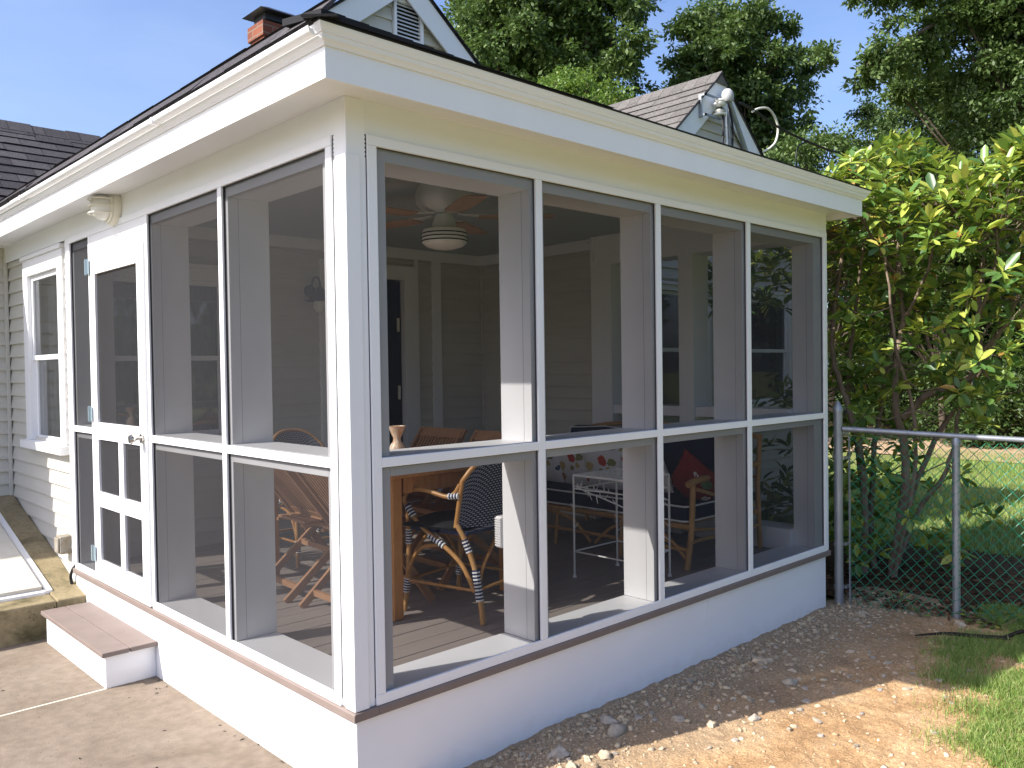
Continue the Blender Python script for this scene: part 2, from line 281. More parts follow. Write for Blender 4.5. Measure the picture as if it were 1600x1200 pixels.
# ------------------------------------------------------------------ mesh helpers
class MB:
    def __init__(s): s.v = []; s.f = []; s.mi = []; s.uv = []; s.m = 0; s.hasuv = False
    def face(s, idx, uv=None):
        s.f.append(tuple(idx)); s.mi.append(s.m); s.uv.append(uv)
        if uv: s.hasuv = True
    def hexa(s, c):
        b = len(s.v); s.v += [tuple(p) for p in c]
        for q in ((0, 3, 2, 1), (4, 5, 6, 7), (0, 1, 5, 4), (1, 2, 6, 5), (2, 3, 7, 6), (3, 0, 4, 7)): s.face([b + i for i in q])
    def box(s, x0, x1, y0, y1, z0, z1):
        s.hexa([(x0, y0, z0), (x1, y0, z0), (x1, y1, z0), (x0, y1, z0), (x0, y0, z1), (x1, y0, z1), (x1, y1, z1), (x0, y1, z1)]); return s
    def bar(s, a, b, w, h, up=(0, 0, 1)):
        a = Vector(a); b = Vector(b); d = (b - a).normalized(); up = Vector(up)
        sd = d.cross(up)
        if sd.length < 1e-4: sd = d.cross(Vector((1, 0, 0)))
        sd.normalize(); u = sd.cross(d).normalized(); sd *= w / 2; u *= h / 2
        s.hexa([a - sd - u, a + sd - u, a + sd + u, a - sd + u, b - sd - u, b + sd - u, b + sd + u, b - sd + u]); return s
    def tube(s, pts, r, seg=8, closed=False, cap=True, mats=None):
        pts = [Vector(p) for p in pts]; n = len(pts); R = r if isinstance(r, (list, tuple)) else [r] * n
        b0 = len(s.v); prev = None
        for i, p in enumerate(pts):
            if closed: d = pts[(i + 1) % n] - pts[i - 1]
            else: d = pts[min(i + 1, n - 1)] - pts[max(i - 1, 0)]
            d.normalize()
            if prev is None:
                a = Vector((0, 0, 1)) if abs(d.z) < 0.9 else Vector((1, 0, 0)); u = d.cross(a).normalized()
            else:
                u = (prev - d * prev.dot(d))
                u = u.normalized() if u.length > 1e-6 else d.orthogonal().normalized()
            prev = u; w = d.cross(u)
            for k in range(seg):
                t = 2 * math.pi * k / seg; s.v.append(tuple(p + (u * math.cos(t) + w * math.sin(t)) * R[i]))
        m0 = s.m
        for i in range(n if closed else n - 1):
            a = b0 + i * seg; c = b0 + ((i + 1) % n) * seg
            if mats: s.m = mats[i % len(mats)]
            for k in range(seg): s.face((a + k, a + (k + 1) % seg, c + (k + 1) % seg, c + k))
        s.m = m0
        if cap and not closed:
            s.face([b0 + k for k in range(seg)][::-1]); s.face([b0 + (n - 1) * seg + k for k in range(seg)])
        return s
    def lathe(s, prof, c=(0, 0, 0), axis='Z', seg=24):
        """prof = [(radius, height)]"""
        b = len(s.v); c = Vector(c)
        for r, h in prof:
            for k in range(seg):
                t = 2 * math.pi * k / seg; x, y = r * math.cos(t), r * math.sin(t)
                q = {'Z': (x, y, h), '-X': (-h, x, y), '-Y': (x, -h, y), 'X': (h, x, y)}[axis]
                s.v.append(tuple(c + Vector(q)))
        for i in range(len(prof) - 1):
            for k in range(seg):
                a = b + i * seg; d = a + seg; s.face((a + k, a + (k + 1) % seg, d + (k + 1) % seg, d + k))
        s.face([b + k for k in range(seg)][::-1]); s.face([b + (len(prof) - 1) * seg + k for k in range(seg)])
        return s
    def prism(s, poly, axis, a, b):
        """poly in the two other axes (in x,y,z order), extruded along axis from a to b"""
        def P(u, v, w):
            return {'X': (w, u, v), 'Y': (u, w, v), 'Z': (u, v, w)}[axis]
        n = len(poly); o = len(s.v)
        s.v += [P(u, v, a) for u, v in poly] + [P(u, v, b) for u, v in poly]
        s.face(list(range(o, o + n))[::-1]); s.face(list(range(o + n, o + 2 * n)))
        for i in range(n): s.face((o + i, o + (i + 1) % n, o + n + (i + 1) % n, o + n + i))
        return s
    def grid(s, fn, nu, nv, uvs=(1, 1), thick=0.0):
        """fn(u,v)->point, u,v in 0..1 ; two-sided shell if thick"""
        b = len(s.v); Pn = [[Vector(fn(i / nu, j / nv)) for j in range(nv + 1)] for i in range(nu + 1)]
        lay = [0.0] if not thick else [thick / 2, -thick / 2]
        for t in lay:
            for i in range(nu + 1):
                for j in range(nv + 1):
                    p = Pn[i][j]
                    if t:
                        du = Pn[min(i + 1, nu)][j] - Pn[max(i - 1, 0)][j]; dv = Pn[i][min(j + 1, nv)] - Pn[i][max(j - 1, 0)]
                        p = p + du.cross(dv).normalized() * t if du.cross(dv).length > 1e-9 else p
                    s.v.append(tuple(p))
        N = (nu + 1) * (nv + 1)
        for li in range(len(lay)):
            o = b + li * N
            for i in range(nu):
                for j in range(nv):
                    q = [(i, j), (i + 1, j), (i + 1, j + 1), (i, j + 1)]
                    if li: q = q[::-1]
                    s.face([o + a * (nv + 1) + c for a, c in q], [(a / nu * uvs[0], c / nv * uvs[1]) for a, c in q])
        if thick:
            def e(a, c): 
                p0, p1 = a, c
                s.face((b + p0, b + p1, b + N + p1, b + N + p0), [(0, 0)] * 4)
            for i in range(nu): e((i + 1) * (nv + 1), i * (nv + 1)); e(i * (nv + 1) + nv, (i + 1) * (nv + 1) + nv)
            for j in range(nv): e(j, j + 1); e(nu * (nv + 1) + j + 1, nu * (nv + 1) + j)
        return s
    def build(s, name, mats, parent=None, smooth=False, bevel=0, label=None):
        me = bpy.data.meshes.new(name); me.from_pydata(s.v, [], s.f)
        mats = mats if isinstance(mats, (list, tuple)) else [mats]
        for m in mats: me.materials.append(m)
        if len(mats) > 1: me.polygons.foreach_set('material_index', s.mi)
        if s.hasuv:
            ul = me.uv_layers.new(name='UVMap'); k = 0
            for fi, f in enumerate(s.f):
                u = s.uv[fi]
                for q in range(len(f)):
                    if u: ul.data[k].uv = u[q]
                    k += 1
        if smooth:
            me.polygons.foreach_set('use_smooth', [True] * len(me.polygons))
            me.set_sharp_from_angle(angle=math.radians(50))
        me.validate(); me.update()
        o = bpy.data.objects.new(name, me); COL.objects.link(o)
        if parent: o.parent = parent
        if bevel:
            b = o.modifiers.new('bevel', 'BEVEL'); b.width = bevel; b.segments = 2; b.limit_method = 'ANGLE'; b.angle_limit = math.radians(40)
        if label: o['label'] = label
        return o

def thing(name, label, cat, loc=(0, 0, 0), rz=0.0, group=None):
    o = bpy.data.objects.new(name, None); COL.objects.link(o); o.location = loc; o.rotation_euler = (0, 0, rz)
    o.empty_display_size = 0.1
    return tag(o, label, cat, group)
def tag(o, label=None, cat=None, group=None, kind=None):
    if label: o['label'] = label
    if cat: o['category'] = cat
    if group: o['group'] = group
    if kind: o['kind'] = kind
    return o
def copy_tree(o, parent=None):
    c = o.copy(); COL.objects.link(c)
    if parent: c.parent = parent
    for ch in list(o.children): copy_tree(ch, c)
    return c
def curve(pts, n=6):
    P = [Vector(p) for p in pts]; out = []
    for i in range(len(P) - 1):
        p0 = P[max(i - 1, 0)]; p1 = P[i]; p2 = P[i + 1]; p3 = P[min(i + 2, len(P) - 1)]
        for k in range(n):
            t = k / n
            out.append(0.5 * ((2 * p1) + (p2 - p0) * t + (2 * p0 - 5 * p1 + 4 * p2 - p3) * t * t + (3 * p1 - p0 - 3 * p2 + p3) * t ** 3))
    out.append(P[-1]); return out

def siding(mb, o, u, nrm, length, z0, z1, holes=(), expo=0.1016, clip=None):
    """clapboard wall: o = start corner (x,y), u = unit direction along, nrm = outward normal; holes=(u0,u1,z0,z1); clip(z)->(u0,u1)"""
    o = Vector((o[0], o[1], 0)); u = Vector((*u, 0)); n_ = Vector((*nrm, 0)); z = z0
    while z < z1 - 1e-6:
        zt = min(z + expo, z1); zc = (z + zt) / 2; spans = [(0.0, length)]
        if clip: spans = [clip(zc)]
        for h in holes:
            if h[2] < zc < h[3]:
                ns = []
                for a, b in spans:
                    if h[0] > a: ns.append((a, min(b, h[0])))
                    if h[1] < b: ns.append((max(a, h[1]), b))
                spans = ns
        for a, b in spans:
            if b - a < 0.005: continue
            pa, pb = o + u * a, o + u * b; Z = Vector((0, 0, 1)); i0 = len(mb.v)
            pr = n_ * 0.018
            for p in (pa, pb):
                mb.v += [tuple(p + Z * z - n_ * .004), tuple(p + pr + Z * z), tuple(p + pr + Z * (z + .010)), tuple(p + n_ * .001 + Z * (zt + .004)), tuple(p - n_ * .004 + Z * (zt + .004))]
            for k in range(5): mb.face((i0 + k, i0 + (k + 1) % 5, i0 + 5 + (k + 1) % 5, i0 + 5 + k))
            mb.face([i0 + k for k in range(5)][::-1]); mb.face([i0 + 5 + k for k in range(5)])
        z = zt
    return mb

def roof_plane(name, origin, udir, vdir, lu, lv, material, parent, vclip=None):
    """overlapping shingle courses on the plane spanned by udir (along the eave) and vdir (up the slope)"""
    u = Vector(udir).normalized(); v = Vector(vdir).normalized(); n = u.cross(v)
    if n.z < 0: n = -n; flip = True
    else: flip = False
    mb = MB(); k = 0; e = 0.142; y = 0
    while y < lv:
        y1 = min(y + e, lv)
        a, b = (0, lu) if not vclip else vclip(y)
        nseg = max(1, int((b - a) / 0.31)); j = [random.uniform(-.002, .002) for _ in range(nseg + 1)]
        for i in range(nseg):
            xa, xb = a + (b - a) * i / nseg, a + (b - a) * (i + 1) / nseg
            d = random.uniform(.008, .013); q = random.uniform(-.004, .004)
            mb.hexa([(xa, y + q, -.01), (xb, y + q, -.01), (xb, y1 + .004, -.01), (xa, y1 + .004, -.01), (xa, y + q, d), (xb, y + q, d), (xb, y1 + .004, .0005 * (i % 2)), (xa, y1 + .004, .0005 * (i % 2))])
        y = y1; k += 1
    o = mb.build(name, material, parent)
    Mx = Matrix((u, v if not flip else v, u.cross(v))).transposed().to_4x4(); Mx.translation = Vector(origin)
    if u.cross(v).z < 0: raise Exception('flip ' + name)
    o.matrix_local = Mx
    return o

# ------------------------------------------------------------------ ground
L, D = 3.81, 3.40
ZG = -0.375
mb = MB()
mb.box(-9, -0.0, -9, 1.985, ZG - .12, ZG).box(-9, 0.0, 2.003, 3.16, ZG - .12, ZG - .001)
tag(mb.build('patio', PATIO), kind='structure')
mb = MB(); mb.box(-9, 0.0, 1.985, 2.003, ZG - .12, ZG - .0015); tag(mb.build('path_joint', CAULK), kind='structure')

def fbm(x, y, s, o=4): return mnoise.fractal(Vector((x * s, y * s, 3.7)), 1.0, 2.0, o)
GX0, GX1, GY0, GY1 = 0.0, 4.5, -2.9, 0.06
def grass_edge(x): return -1.58 + 0.26 * max(0, x - 1.9) + 0.06 * math.sin(3.1 * x) + .05 * math.sin(9 * x)
def ground_h(x, y):
    h = ZG - 0.008 + 0.014 * fbm(x, y, 1.3) + 0.008 * fbm(x, y, 8) + .0045 * fbm(x, y, 30, 3)
    return h
nx, ny = 380, 250
xs = np.linspace(GX0, GX1, nx + 1); ys = np.linspace(GY0, GY1, ny + 1)
V = [(x, y, ground_h(x, y)) for x in xs for y in ys]
me = bpy.data.meshes.new('dirt_ground')
fc = [(i * (ny + 1) + j, (i + 1) * (ny + 1) + j, (i + 1) * (ny + 1) + j + 1, i * (ny + 1) + j + 1) for i in range(nx) for j in range(ny)]
me.from_pydata(V, [], fc); me.polygons.foreach_set('use_smooth', [True] * len(fc)); me.update()
def dirt_material():
    m = mat('sandy_dirt_ground', (0.48, 0.30, 0.15), 0.95, 0.1, bump=(110, 0.8)); l = m.node_tree.links; n = m.node_tree.nodes
    tc = nd(m, 'ShaderNodeTexCoord')
    n1 = nd(m, 'ShaderNodeTexNoise'); n1.inputs['Scale'].default_value = 2.6; n1.inputs['Detail'].default_value = 9; n1.inputs['Roughness'].default_value = .68; n1.inputs['Distortion'].default_value = .5
    l.new(tc.outputs['Object'], n1.inputs[0])
    r = ramp(m, [(0.28, (0.24, 0.14, 0.07)), (0.45, (0.42, 0.26, 0.13)), (0.60, (0.53, 0.35, 0.19)), (0.75, (0.58, 0.43, 0.27))]); l.new(n1.outputs[0], r.inputs[0])
    # grey grit beside the skirt
    sx = nd(m, 'ShaderNodeSeparateXYZ'); l.new(tc.outputs['Object'], sx.inputs[0])
    n2 = nd(m, 'ShaderNodeTexNoise'); n2.inputs['Scale'].default_value = 3; n2.inputs['Detail'].default_value = 6; l.new(tc.outputs['Object'], n2.inputs[0])
    ma = nd(m, 'ShaderNodeMath', operation='MULTIPLY_ADD'); ma.inputs[1].default_value = 1.1; l.new(n2.outputs[0], ma.inputs[0]); l.new(sx.outputs[1], ma.inputs[2])
    mr = nd(m, 'ShaderNodeMapRange'); mr.inputs[1].default_value = -0.25; mr.inputs[2].default_value = 0.35; l.new(ma.outputs[0], mr.inputs[0])
    mx = nd(m, 'ShaderNodeMix', data_type='RGBA'); mx.inputs[7].default_value = (0.34, 0.255, 0.165, 1)
    l.new(mr.outputs[0], mx.inputs[0]); l.new(r.outputs[0], mx.inputs[6])
    n3 = nd(m, 'ShaderNodeTexNoise'); n3.inputs['Scale'].default_value = 75; n3.inputs['Detail'].default_value = 4; l.new(tc.outputs['Object'], n3.inputs[0])
    m3 = nd(m, 'ShaderNodeMapRange'); m3.inputs[1].default_value = .3; m3.inputs[2].default_value = .7; m3.inputs[3].default_value = .72; m3.inputs[4].default_value = 1.2; l.new(n3.outputs[0], m3.inputs[0])
    m4 = nd(m, 'ShaderNodeMix', data_type='RGBA', blend_type='MULTIPLY'); m4.inputs[0].default_value = 1
    l.new(mx.outputs[2], m4.inputs[6]); l.new(m3.outputs[0], m4.inputs[7]); l.new(m4.outputs[2], n['Principled BSDF'].inputs['Base Color'])
    return m
me.materials.append(dirt_material())
g = bpy.data.objects.new('dirt_ground', me); COL.objects.link(g); tag(g, kind='structure')
mb = MB(); mb.v += [(-150, -150, -.42), (150, -150, -.42), (150, 150, -.42), (-150, 150, -.42)]; mb.face((0, 1, 2, 3))
tag(mb.build('lawn', SOIL), kind='structure')
# dark leafy bed under the shrub and the pale track beyond the lawn
def blob_sheet(name, cx, cy, rx, ry, z, m, n=48, wob=.15):
    mb = MB(); mb.v.append((cx, cy, z + .01))
    for i in range(n):
        t = 2 * math.pi * i / n; k = 1 + wob * fbm(math.cos(t) * 2 + cx, math.sin(t) * 2 + cy, 1)
        mb.v.append((cx + rx * k * math.cos(t), cy + ry * k * math.sin(t), z))
    for i in range(n): mb.face((0, 1 + i, 1 + (i + 1) % n))
    return tag(mb.build(name, m), kind='structure')
blob_sheet('soil_bed', 5.2, -0.15, 1.2, 1.7, -.396, LITTER)
blob_sheet('gravel_road', 15.6, 0.0, 2.0, 9.0, -.40, TRACK)
blob_sheet('ground_under_trees', 24, 6, 5.5, 16, -.405, LITTER)

def inst_stones(name, pts, m, lo=(1, 1, .6)):
    """many small faceted stones in one numpy-built mesh"""
    t = (1 + 5 ** .5) / 2
    ico = np.array([(-1, t, 0), (1, t, 0), (-1, -t, 0), (1, -t, 0), (0, -1, t), (0, 1, t), (0, -1, -t), (0, 1, -t), (t, 0, -1), (t, 0, 1), (-t, 0, -1), (-t, 0, 1)]); ico = ico / np.linalg.norm(ico[0])
    fi = np.array([(0, 11, 5), (0, 5, 1), (0, 1, 7), (0, 7, 10), (0, 10, 11), (1, 5, 9), (5, 11, 4), (11, 10, 2), (10, 7, 6), (7, 1, 8), (3, 9, 4), (3, 4, 2), (3, 2, 6), (3, 6, 8), (3, 8, 9), (4, 9, 5), (2, 4, 11), (6, 2, 10), (8, 6, 7), (9, 8, 1)])
    N = len(pts); P = np.array(pts); A = RNG.uniform(0, 6.28, N); sc = np.stack([RNG.uniform(.7, 1.3, N), RNG.uniform(.6, 1.1, N), RNG.uniform(.4, .8, N)], 1) * P[:, 3:4]
    v = ico[None] * RNG.uniform(.55, 1.25, (N, 12, 1)) * sc[:, None]
    c, s_ = np.cos(A)[:, None], np.sin(A)[:, None]
    x = v[..., 0] * c - v[..., 1] * s_; y = v[..., 0] * s_ + v[..., 1] * c
    v = np.stack([x, y, v[..., 2]], -1) + P[:, None, :3]
    f = fi[None] + (np.arange(N) * 12)[:, None, None]
    return np_mesh(name, v.reshape(-1, 3), f.reshape(-1, 3), m)
def np_mesh(name, v, f, m, smooth=False, parent=None):
    me = bpy.data.meshes.new(name); k = f.shape[1]
    me.vertices.add(len(v)); me.vertices.foreach_set('co', np.ascontiguousarray(v, dtype=np.float32).ravel())
    me.loops.add(f.size); me.loops.foreach_set('vertex_index', np.ascontiguousarray(f, dtype=np.int32).ravel())
    me.polygons.add(len(f)); me.polygons.foreach_set('loop_start', np.arange(0, f.size, k, dtype=np.int32))
    if smooth: me.polygons.foreach_set('use_smooth', np.ones(len(f), bool))
    for x in (m if isinstance(m, (list, tuple)) else [m]): me.materials.append(x)
    me.update(calc_edges=True)
    o = bpy.data.objects.new(name, me); COL.objects.link(o)
    if parent: o.parent = parent
    return o
def pebble_mat(name, cs):
    m = mat(name, cs[0], 0.85, 0.2, bump=(120, .3)); g = nd(m, 'ShaderNodeNewGeometry')
    r = ramp(m, [(i / (len(cs) - 1), c) for i, c in enumerate(cs)]); m.node_tree.links.new(g.outputs['Random Per Island'], r.inputs[0])
    m.node_tree.links.new(r.outputs[0], m.node_tree.nodes['Principled BSDF'].inputs['Base Color']); return m
PEB_GREY = pebble_mat('grey_pebbles', [(0.22, 0.165, 0.105), (0.44, 0.345, 0.225), (0.56, 0.45, 0.30), (0.32, 0.245, 0.16), (0.44, 0.37, 0.27)])
PEB_TAN = pebble_mat('tan_pebbles', [(0.36, 0.24, 0.13), (0.56, 0.42, 0.27), (0.62, 0.50, 0.36), (0.44, 0.30, 0.17)])
pg = []; pt_ = []
for _ in range(11000):
    x = random.uniform(0.05, 4.4); d = abs(random.gauss(0, 0.20)) + .0
    y = -0.03 - d
    if y < -1: continue
    r = min(.020, .0024 * random.paretovariate(1.9)); pg.append((x, y, ground_h(x, y) + r * .15, r))
for _ in range(12000):
    x = random.uniform(0.1, 4.4); y = random.uniform(-2.6, -0.15)
    if mnoise.noise(Vector((x * 2.3, y * 2.3, 1))) < random.uniform(-.6, .5): continue
    r = min(.017, .0021 * random.paretovariate(1.7)); pt_.append((x, y, ground_h(x, y) - r * .05, r))
tag(inst_stones('gravel', pg, PEB_GREY), 'grey grit and small gravel along the foot of the white porch skirt', 'gravel', kind='stuff')
tag(inst_stones('pebbles', pt_, PEB_TAN), 'tan pebbles scattered over the bare sandy dirt', 'pebbles', kind='stuff')

def stone(name, x, y, sx, sy, sz, m, label, group=None, rz=0, seed=0):
    bm = MB(); n, k = 14, 9; rs = random.Random(seed)
    off = Vector((rs.uniform(0, 50), rs.uniform(0, 50), rs.uniform(0, 50)))
    for i in range(k + 1):
        th = math.pi * i / k
        for j in range(n):
            ph = 2 * math.pi * j / n; d = Vector((math.sin(th) * math.cos(ph), math.sin(th) * math.sin(ph), math.cos(th)))
            q = 1 + .5 * mnoise.noise(d * 1.5 + off) + .2 * mnoise.noise(d * 3.4 + off)
            bm.v.append((d.x * sx * q, d.y * sy * q, d.z * sz * q))
    for i in range(k):
        for j in range(n): bm.face((i * n + j, (i + 1) * n + j, (i + 1) * n + (j + 1) % n, i * n + (j + 1) % n))
    o = bm.build(name, m, smooth=True); o.location = (x, y, ground_h(x, y) + sz * .12); o.rotation_euler = (rs.uniform(-.2, .2), rs.uniform(-.2, .2), rz)
    return tag(o, label, 'stone', group)
big = [
 (1.233, -.246, .055, .036, .030, GREYSTONE, 'largest smooth grey stone lying near the porch skirt'),
 (1.275, -.163, .045, .032, .024, STONE, 'tan stone touching the largest grey stone'),
 (.87, -.222, .045, .033, .026, STONE, 'rounded grey brown stone close to the near porch corner'),
 (.835, -.328, .034, .024, .018, PALESTONE, 'small pale stone at the shadow edge near the bottom of the photo'),
 (2.519, -.24, .055, .040, .026, PALESTONE, 'flat pale stone in the grey gravel halfway along the skirt'),
 (3.76, -.256, .045, .036, .030, PALESTONE, 'pale cobble in the shade between the porch end and the fence'),
 (3.956, -.803, .036, .036, .032, PALESTONE, 'round cream stone beside the second fence post'),
 (2.346, -.507, .045, .03, .02, GREYSTONE, 'grey stone lying in the shaded dirt mid way along the porch'),
 (.997, -.369, .034, .026, .020, PALESTONE, 'pale stone straddling the shadow line on the dirt'),
 (1.794, -.616, .030, .024, .020, STONE, 'tan stone just outside the shadow edge on the sunlit dirt'),
 (1.576, -.526, .028, .022, .018, PALESTONE, 'cream stone alone on the sunlit dirt by the shadow edge'),
 (1.534, -.372, .032, .024, .018, STONE, 'brown stone in the shaded dirt above the cream stone'),
]
for i, (x, y, a, b, c, m, lb) in enumerate(big): stone('stone', x, y, a, b, c, m, lb, rz=i * 1.3, seed=i)
rs = random.Random(5)
proto_st = [stone('cobble', 0, 0, .03, .022, .016, m, 'loose palm sized stone half buried in the dirt beside the porch', 'loose stones on the dirt', seed=40 + i) for i, m in enumerate((PALESTONE, STONE, GREYSTONE, PALESTONE))]
for k in range(150):
    x = rs.uniform(.4, 4.2); y = -0.08 - rs.random() ** 1.4 * 2.0
    if y < grass_edge(x) + .08: y = -.1 - rs.random() * .9
    q = proto_st[k % 4]; o = q if k < 4 else q.copy()
    if k >= 4: COL.objects.link(o)
    s_ = rs.uniform(.3, .8); o.location = (x, y, ground_h(x, y) + .0005); o.scale = (s_, s_, s_); o.rotation_euler = (rs.uniform(-.3, .3), rs.uniform(-.3, .3), rs.uniform(0, 6.28))

def grass(name, n, fn, hgt, wid, m, seed=1, lean=.5):
    rg = np.random.default_rng(seed); P = fn(rg, n); n = len(P)
    a = rg.uniform(0, 6.28, n); h = hgt * rg.uniform(.45, 1.25, n); ln = lean * rg.uniform(.1, 1.2, n) * h; b = rg.uniform(0, 6.28, n)
    w = wid * rg.uniform(.6, 1.3, n); sx, sy = np.cos(a) * w, np.sin(a) * w; lx, ly = np.cos(b) * ln, np.sin(b) * ln
    z = P[:, 2]; pts = []
    for (t, ww) in ((0, 1), (.55, .75)):
        for sg in (-1, 1): pts.append(np.stack([P[:, 0] + sg * sx * ww + lx * t * t, P[:, 1] + sg * sy * ww + ly * t * t, z + h * t], 1))
    pts.append(np.stack([P[:, 0] + lx, P[:, 1] + ly, z + h * .95], 1))
    v = np.stack(pts, 1).reshape(-1, 3); o = (np.arange(n) * 5)[:, None]
    f = np.concatenate([o + np.array([[0, 1, 3]]), o + np.array([[0, 3, 2]]), o + np.array([[2, 3, 4]])])
    return np_mesh(name, v, f, m)
def near_lawn(rg, n):
    x = rg.uniform(1.7, 4.6, n * 2); y = -.75 - 1.75 * rg.random(n * 2) ** 1.2; e = np.array([grass_edge(t) for t in x]) 
    cl = np.array([mnoise.noise(Vector((a * 4, b * 4, 0))) for a, b in zip(x, y)]); k = (y < e + .10 * cl + rg.exponential(.035, n * 2) - .03)
    x, y = x[k][:n], y[k][:n]; z = np.array([ground_h(a, b) for a, b in zip(x, y)]) - .004
    return np.stack([x, y, z], 1)
tag(grass('grass', 90000, near_lawn, .045, .0017, BLADEGREEN, 3, .8), 'bright green mown grass at the edge of the bare dirt', 'grass', kind='stuff')
def tufts(rg, n):
    c = [(3.3, -1.0), (3.5, -.92), (3.2, -1.08), (2.6, -1.3), (2.2, -1.38), (3.0, -1.08), (3.75, -.98), (2.9, -1.12), (3.45, -1.05), (3.6, -1.0)]
    i = rg.integers(0, len(c), n); c = np.array(c)[i]; p = c + rg.normal(0, .075, (n, 2)); z = np.array([ground_h(a, b) for a, b in p]) - .003
    return np.column_stack([p, z])
tag(grass('grass_tufts', 5000, tufts, .05, .0016, BLADEGREEN, 4, .8), 'thin tufts of grass creeping onto the bare dirt', 'grass', kind='stuff')
def far_lawn(rg, n):
    x = 4.6 + rg.random(n) ** 1.5 * 10.5; y = rg.uniform(-3.2, 3.4, n)
    k = ((x - 5.2) ** 2 / 1.1 + (y + .15) ** 2 / 1.6 > 1) & (y < .55 * x - .9); x, y = x[k], y[k]
    return np.stack([x, y, np.full(len(x), -.42)], 1)
tag(grass('lawn_grass', 60000, far_lawn, .085, .004, BLADEGREEN, 5, .7), 'mown lawn behind the chain link fence', 'grass', kind='stuff')

# ------------------------------------------------------------------ porch
porch = thing('screened_porch', 'white screened porch with charcoal mesh panels and mauve deck edge', 'porch')
zT1, zT0, zM0, zM1 = 2.141, 2.179, 0.95, 0.912        # top batten, mid batten
OPT = 2.092                                            # head of the openings
MX = [1.008, 1.906, 2.803]                             # mullions of the front
NY = [1.052]                                           # mullion between the two side bays
Y2, Y3, Y4 = 1.995, 2.880, 3.277
PW = .046; PD = .21
B = .0018
def P(name, m, bevel=B, **k):
    def go(*boxes):
        mb = MB()
        for b in boxes: mb.box(*b)
        return mb.build(name, m, porch, bevel=bevel, **k)
    return go
# skirt, nosing, deck
P('skirt', SKIRT)((0.0, 2.347, 0.0, .03, -.62, -.034)); P('skirt', SKIRT)((2.349, L - .02, 0.0, .03, -.62, -.034))
P('skirt', SKIRT)((0.0, .03, .0302, 3.36, -.60, -.034))
P('skirt', SKIRT)((L - .035, L - .012, .031, 1.94, -.60, -.034))
mb = MB(); mb.prism([(-.022, -.034), (-.022, -.006), (-.018, 0), (.09, 0), (.09, -.034)], 'X', .0905, L + .015)
mb.build('nosing', NOSE, porch, bevel=.003)
mb = MB(); mb.prism([(-.022, -.034), (-.022, -.006), (-.018, 0), (.09, 0), (.09, -.034)], 'Y', -.022, 3.36)
mb.build('nosing', NOSE, porch, bevel=.003)
mb = MB(); y = .0925; k = 0
while y < D:
    y1 = min(y + .137, D); mb.box(.0925, L - .03, y, y1 - .005, -.03, -.002 + .0006 * (k % 3)); y += .137; k += 1
mb.build('deck', DECK, porch, bevel=.002)
MB().box(.04, L - .04, .04, D, -.30, -.05).build('deck_base', DARKROOM, porch)
# framing behind the mesh
for x in MX: P('post', WHITE)((x - PW, x + PW, .006, PD, .036, OPT))
P('post', WHITE)((L - .16, L - .004, .006, .16, .036, OPT))
P('corner_post', WHITE)((.006, .178, .006, .178, .036, OPT))
P('post', WHITE)((.006, PD, NY[0] - PW, NY[0] + PW, .036, OPT))
P('post', WHITE)((.006, PD, Y2 - .06, Y2 - .012, .001, OPT))
P('post', WHITE)((.006, .12, Y3 + .003, Y3 + .05, .001, OPT))
P('post', WHITE)((.006, .16, 3.27, D - .02, .001, OPT))
xs_ = [.178] + [v for x in MX for v in (x - PW, x + PW)] + [L - .16]
for i in range(0, 8, 2):
    P('sill', WHITE)((xs_[i] + .001, xs_[i + 1] - .001, .006, PD, .001, .036))
    P('rail', WHITE)((xs_[i] + .001, xs_[i + 1] - .001, .006, PD - .002, .872, .953))
ys_ = [.178, NY[0] - PW, NY[0] + PW, Y2 - .06]
for a, b in ((ys_[0], ys_[1]), (ys_[2], ys_[3])):
    P('sill', WHITE)((.006, PD, a + .001, b - .001, .001, .036))
    P('rail', WHITE)((.006, PD - .002, a + .001, b - .001, .872, .953))
P('sill', WHITE)((.006, .12, Y3 + .051, 3.269, .001, .036)); P('rail', WHITE)((.006, .12, Y3 + .051, 3.269, .872, .953))
# beams + frieze
P('beam', WHITE)((.006, L - .004, .008, PD, OPT, 2.39)); P('beam', WHITE)((.008, PD, PD + .001, D - .002, OPT, 2.39))
P('beam', WHITE)((L - PD, L - .006, PD + .001, 1.94, 2.12, 2.39))
P('frieze', FRIEZE, .001)((-.004, L + .0, -.004, .006, zT0 + .001, 2.34)); P('frieze', FRIEZE, .001)((-.004, .006, .0062, 5.0, zT0 + .001, 2.34))
P('frieze', FRIEZE, .001)((L - .0, L + .012, -.004, 1.93, 2.12, 2.34))
# corner boards
mb = MB(); mb.box(-.005, .083, -.005, .005, .001, 2.3085); mb.box(-.005, .005, .0055, .083, .001, 2.3085); mb.build('corner_board', WHITE, porch, bevel=.003)
mb = MB(); mb.box(-.014, .052, -.014, -.0055, .002, 2.095); mb.box(-.014, -.0055, -.0052, .052, .002, 2.095); mb.build('corner_trim', WHITE, porch, bevel=.003)
P('corner_board', WHITE)((L - .022, L + .012, -.008, .004, .001, zT0)); P('corner_board', WHITE)((L - .0, L + .011, .0045, .15, .001, 2.119))
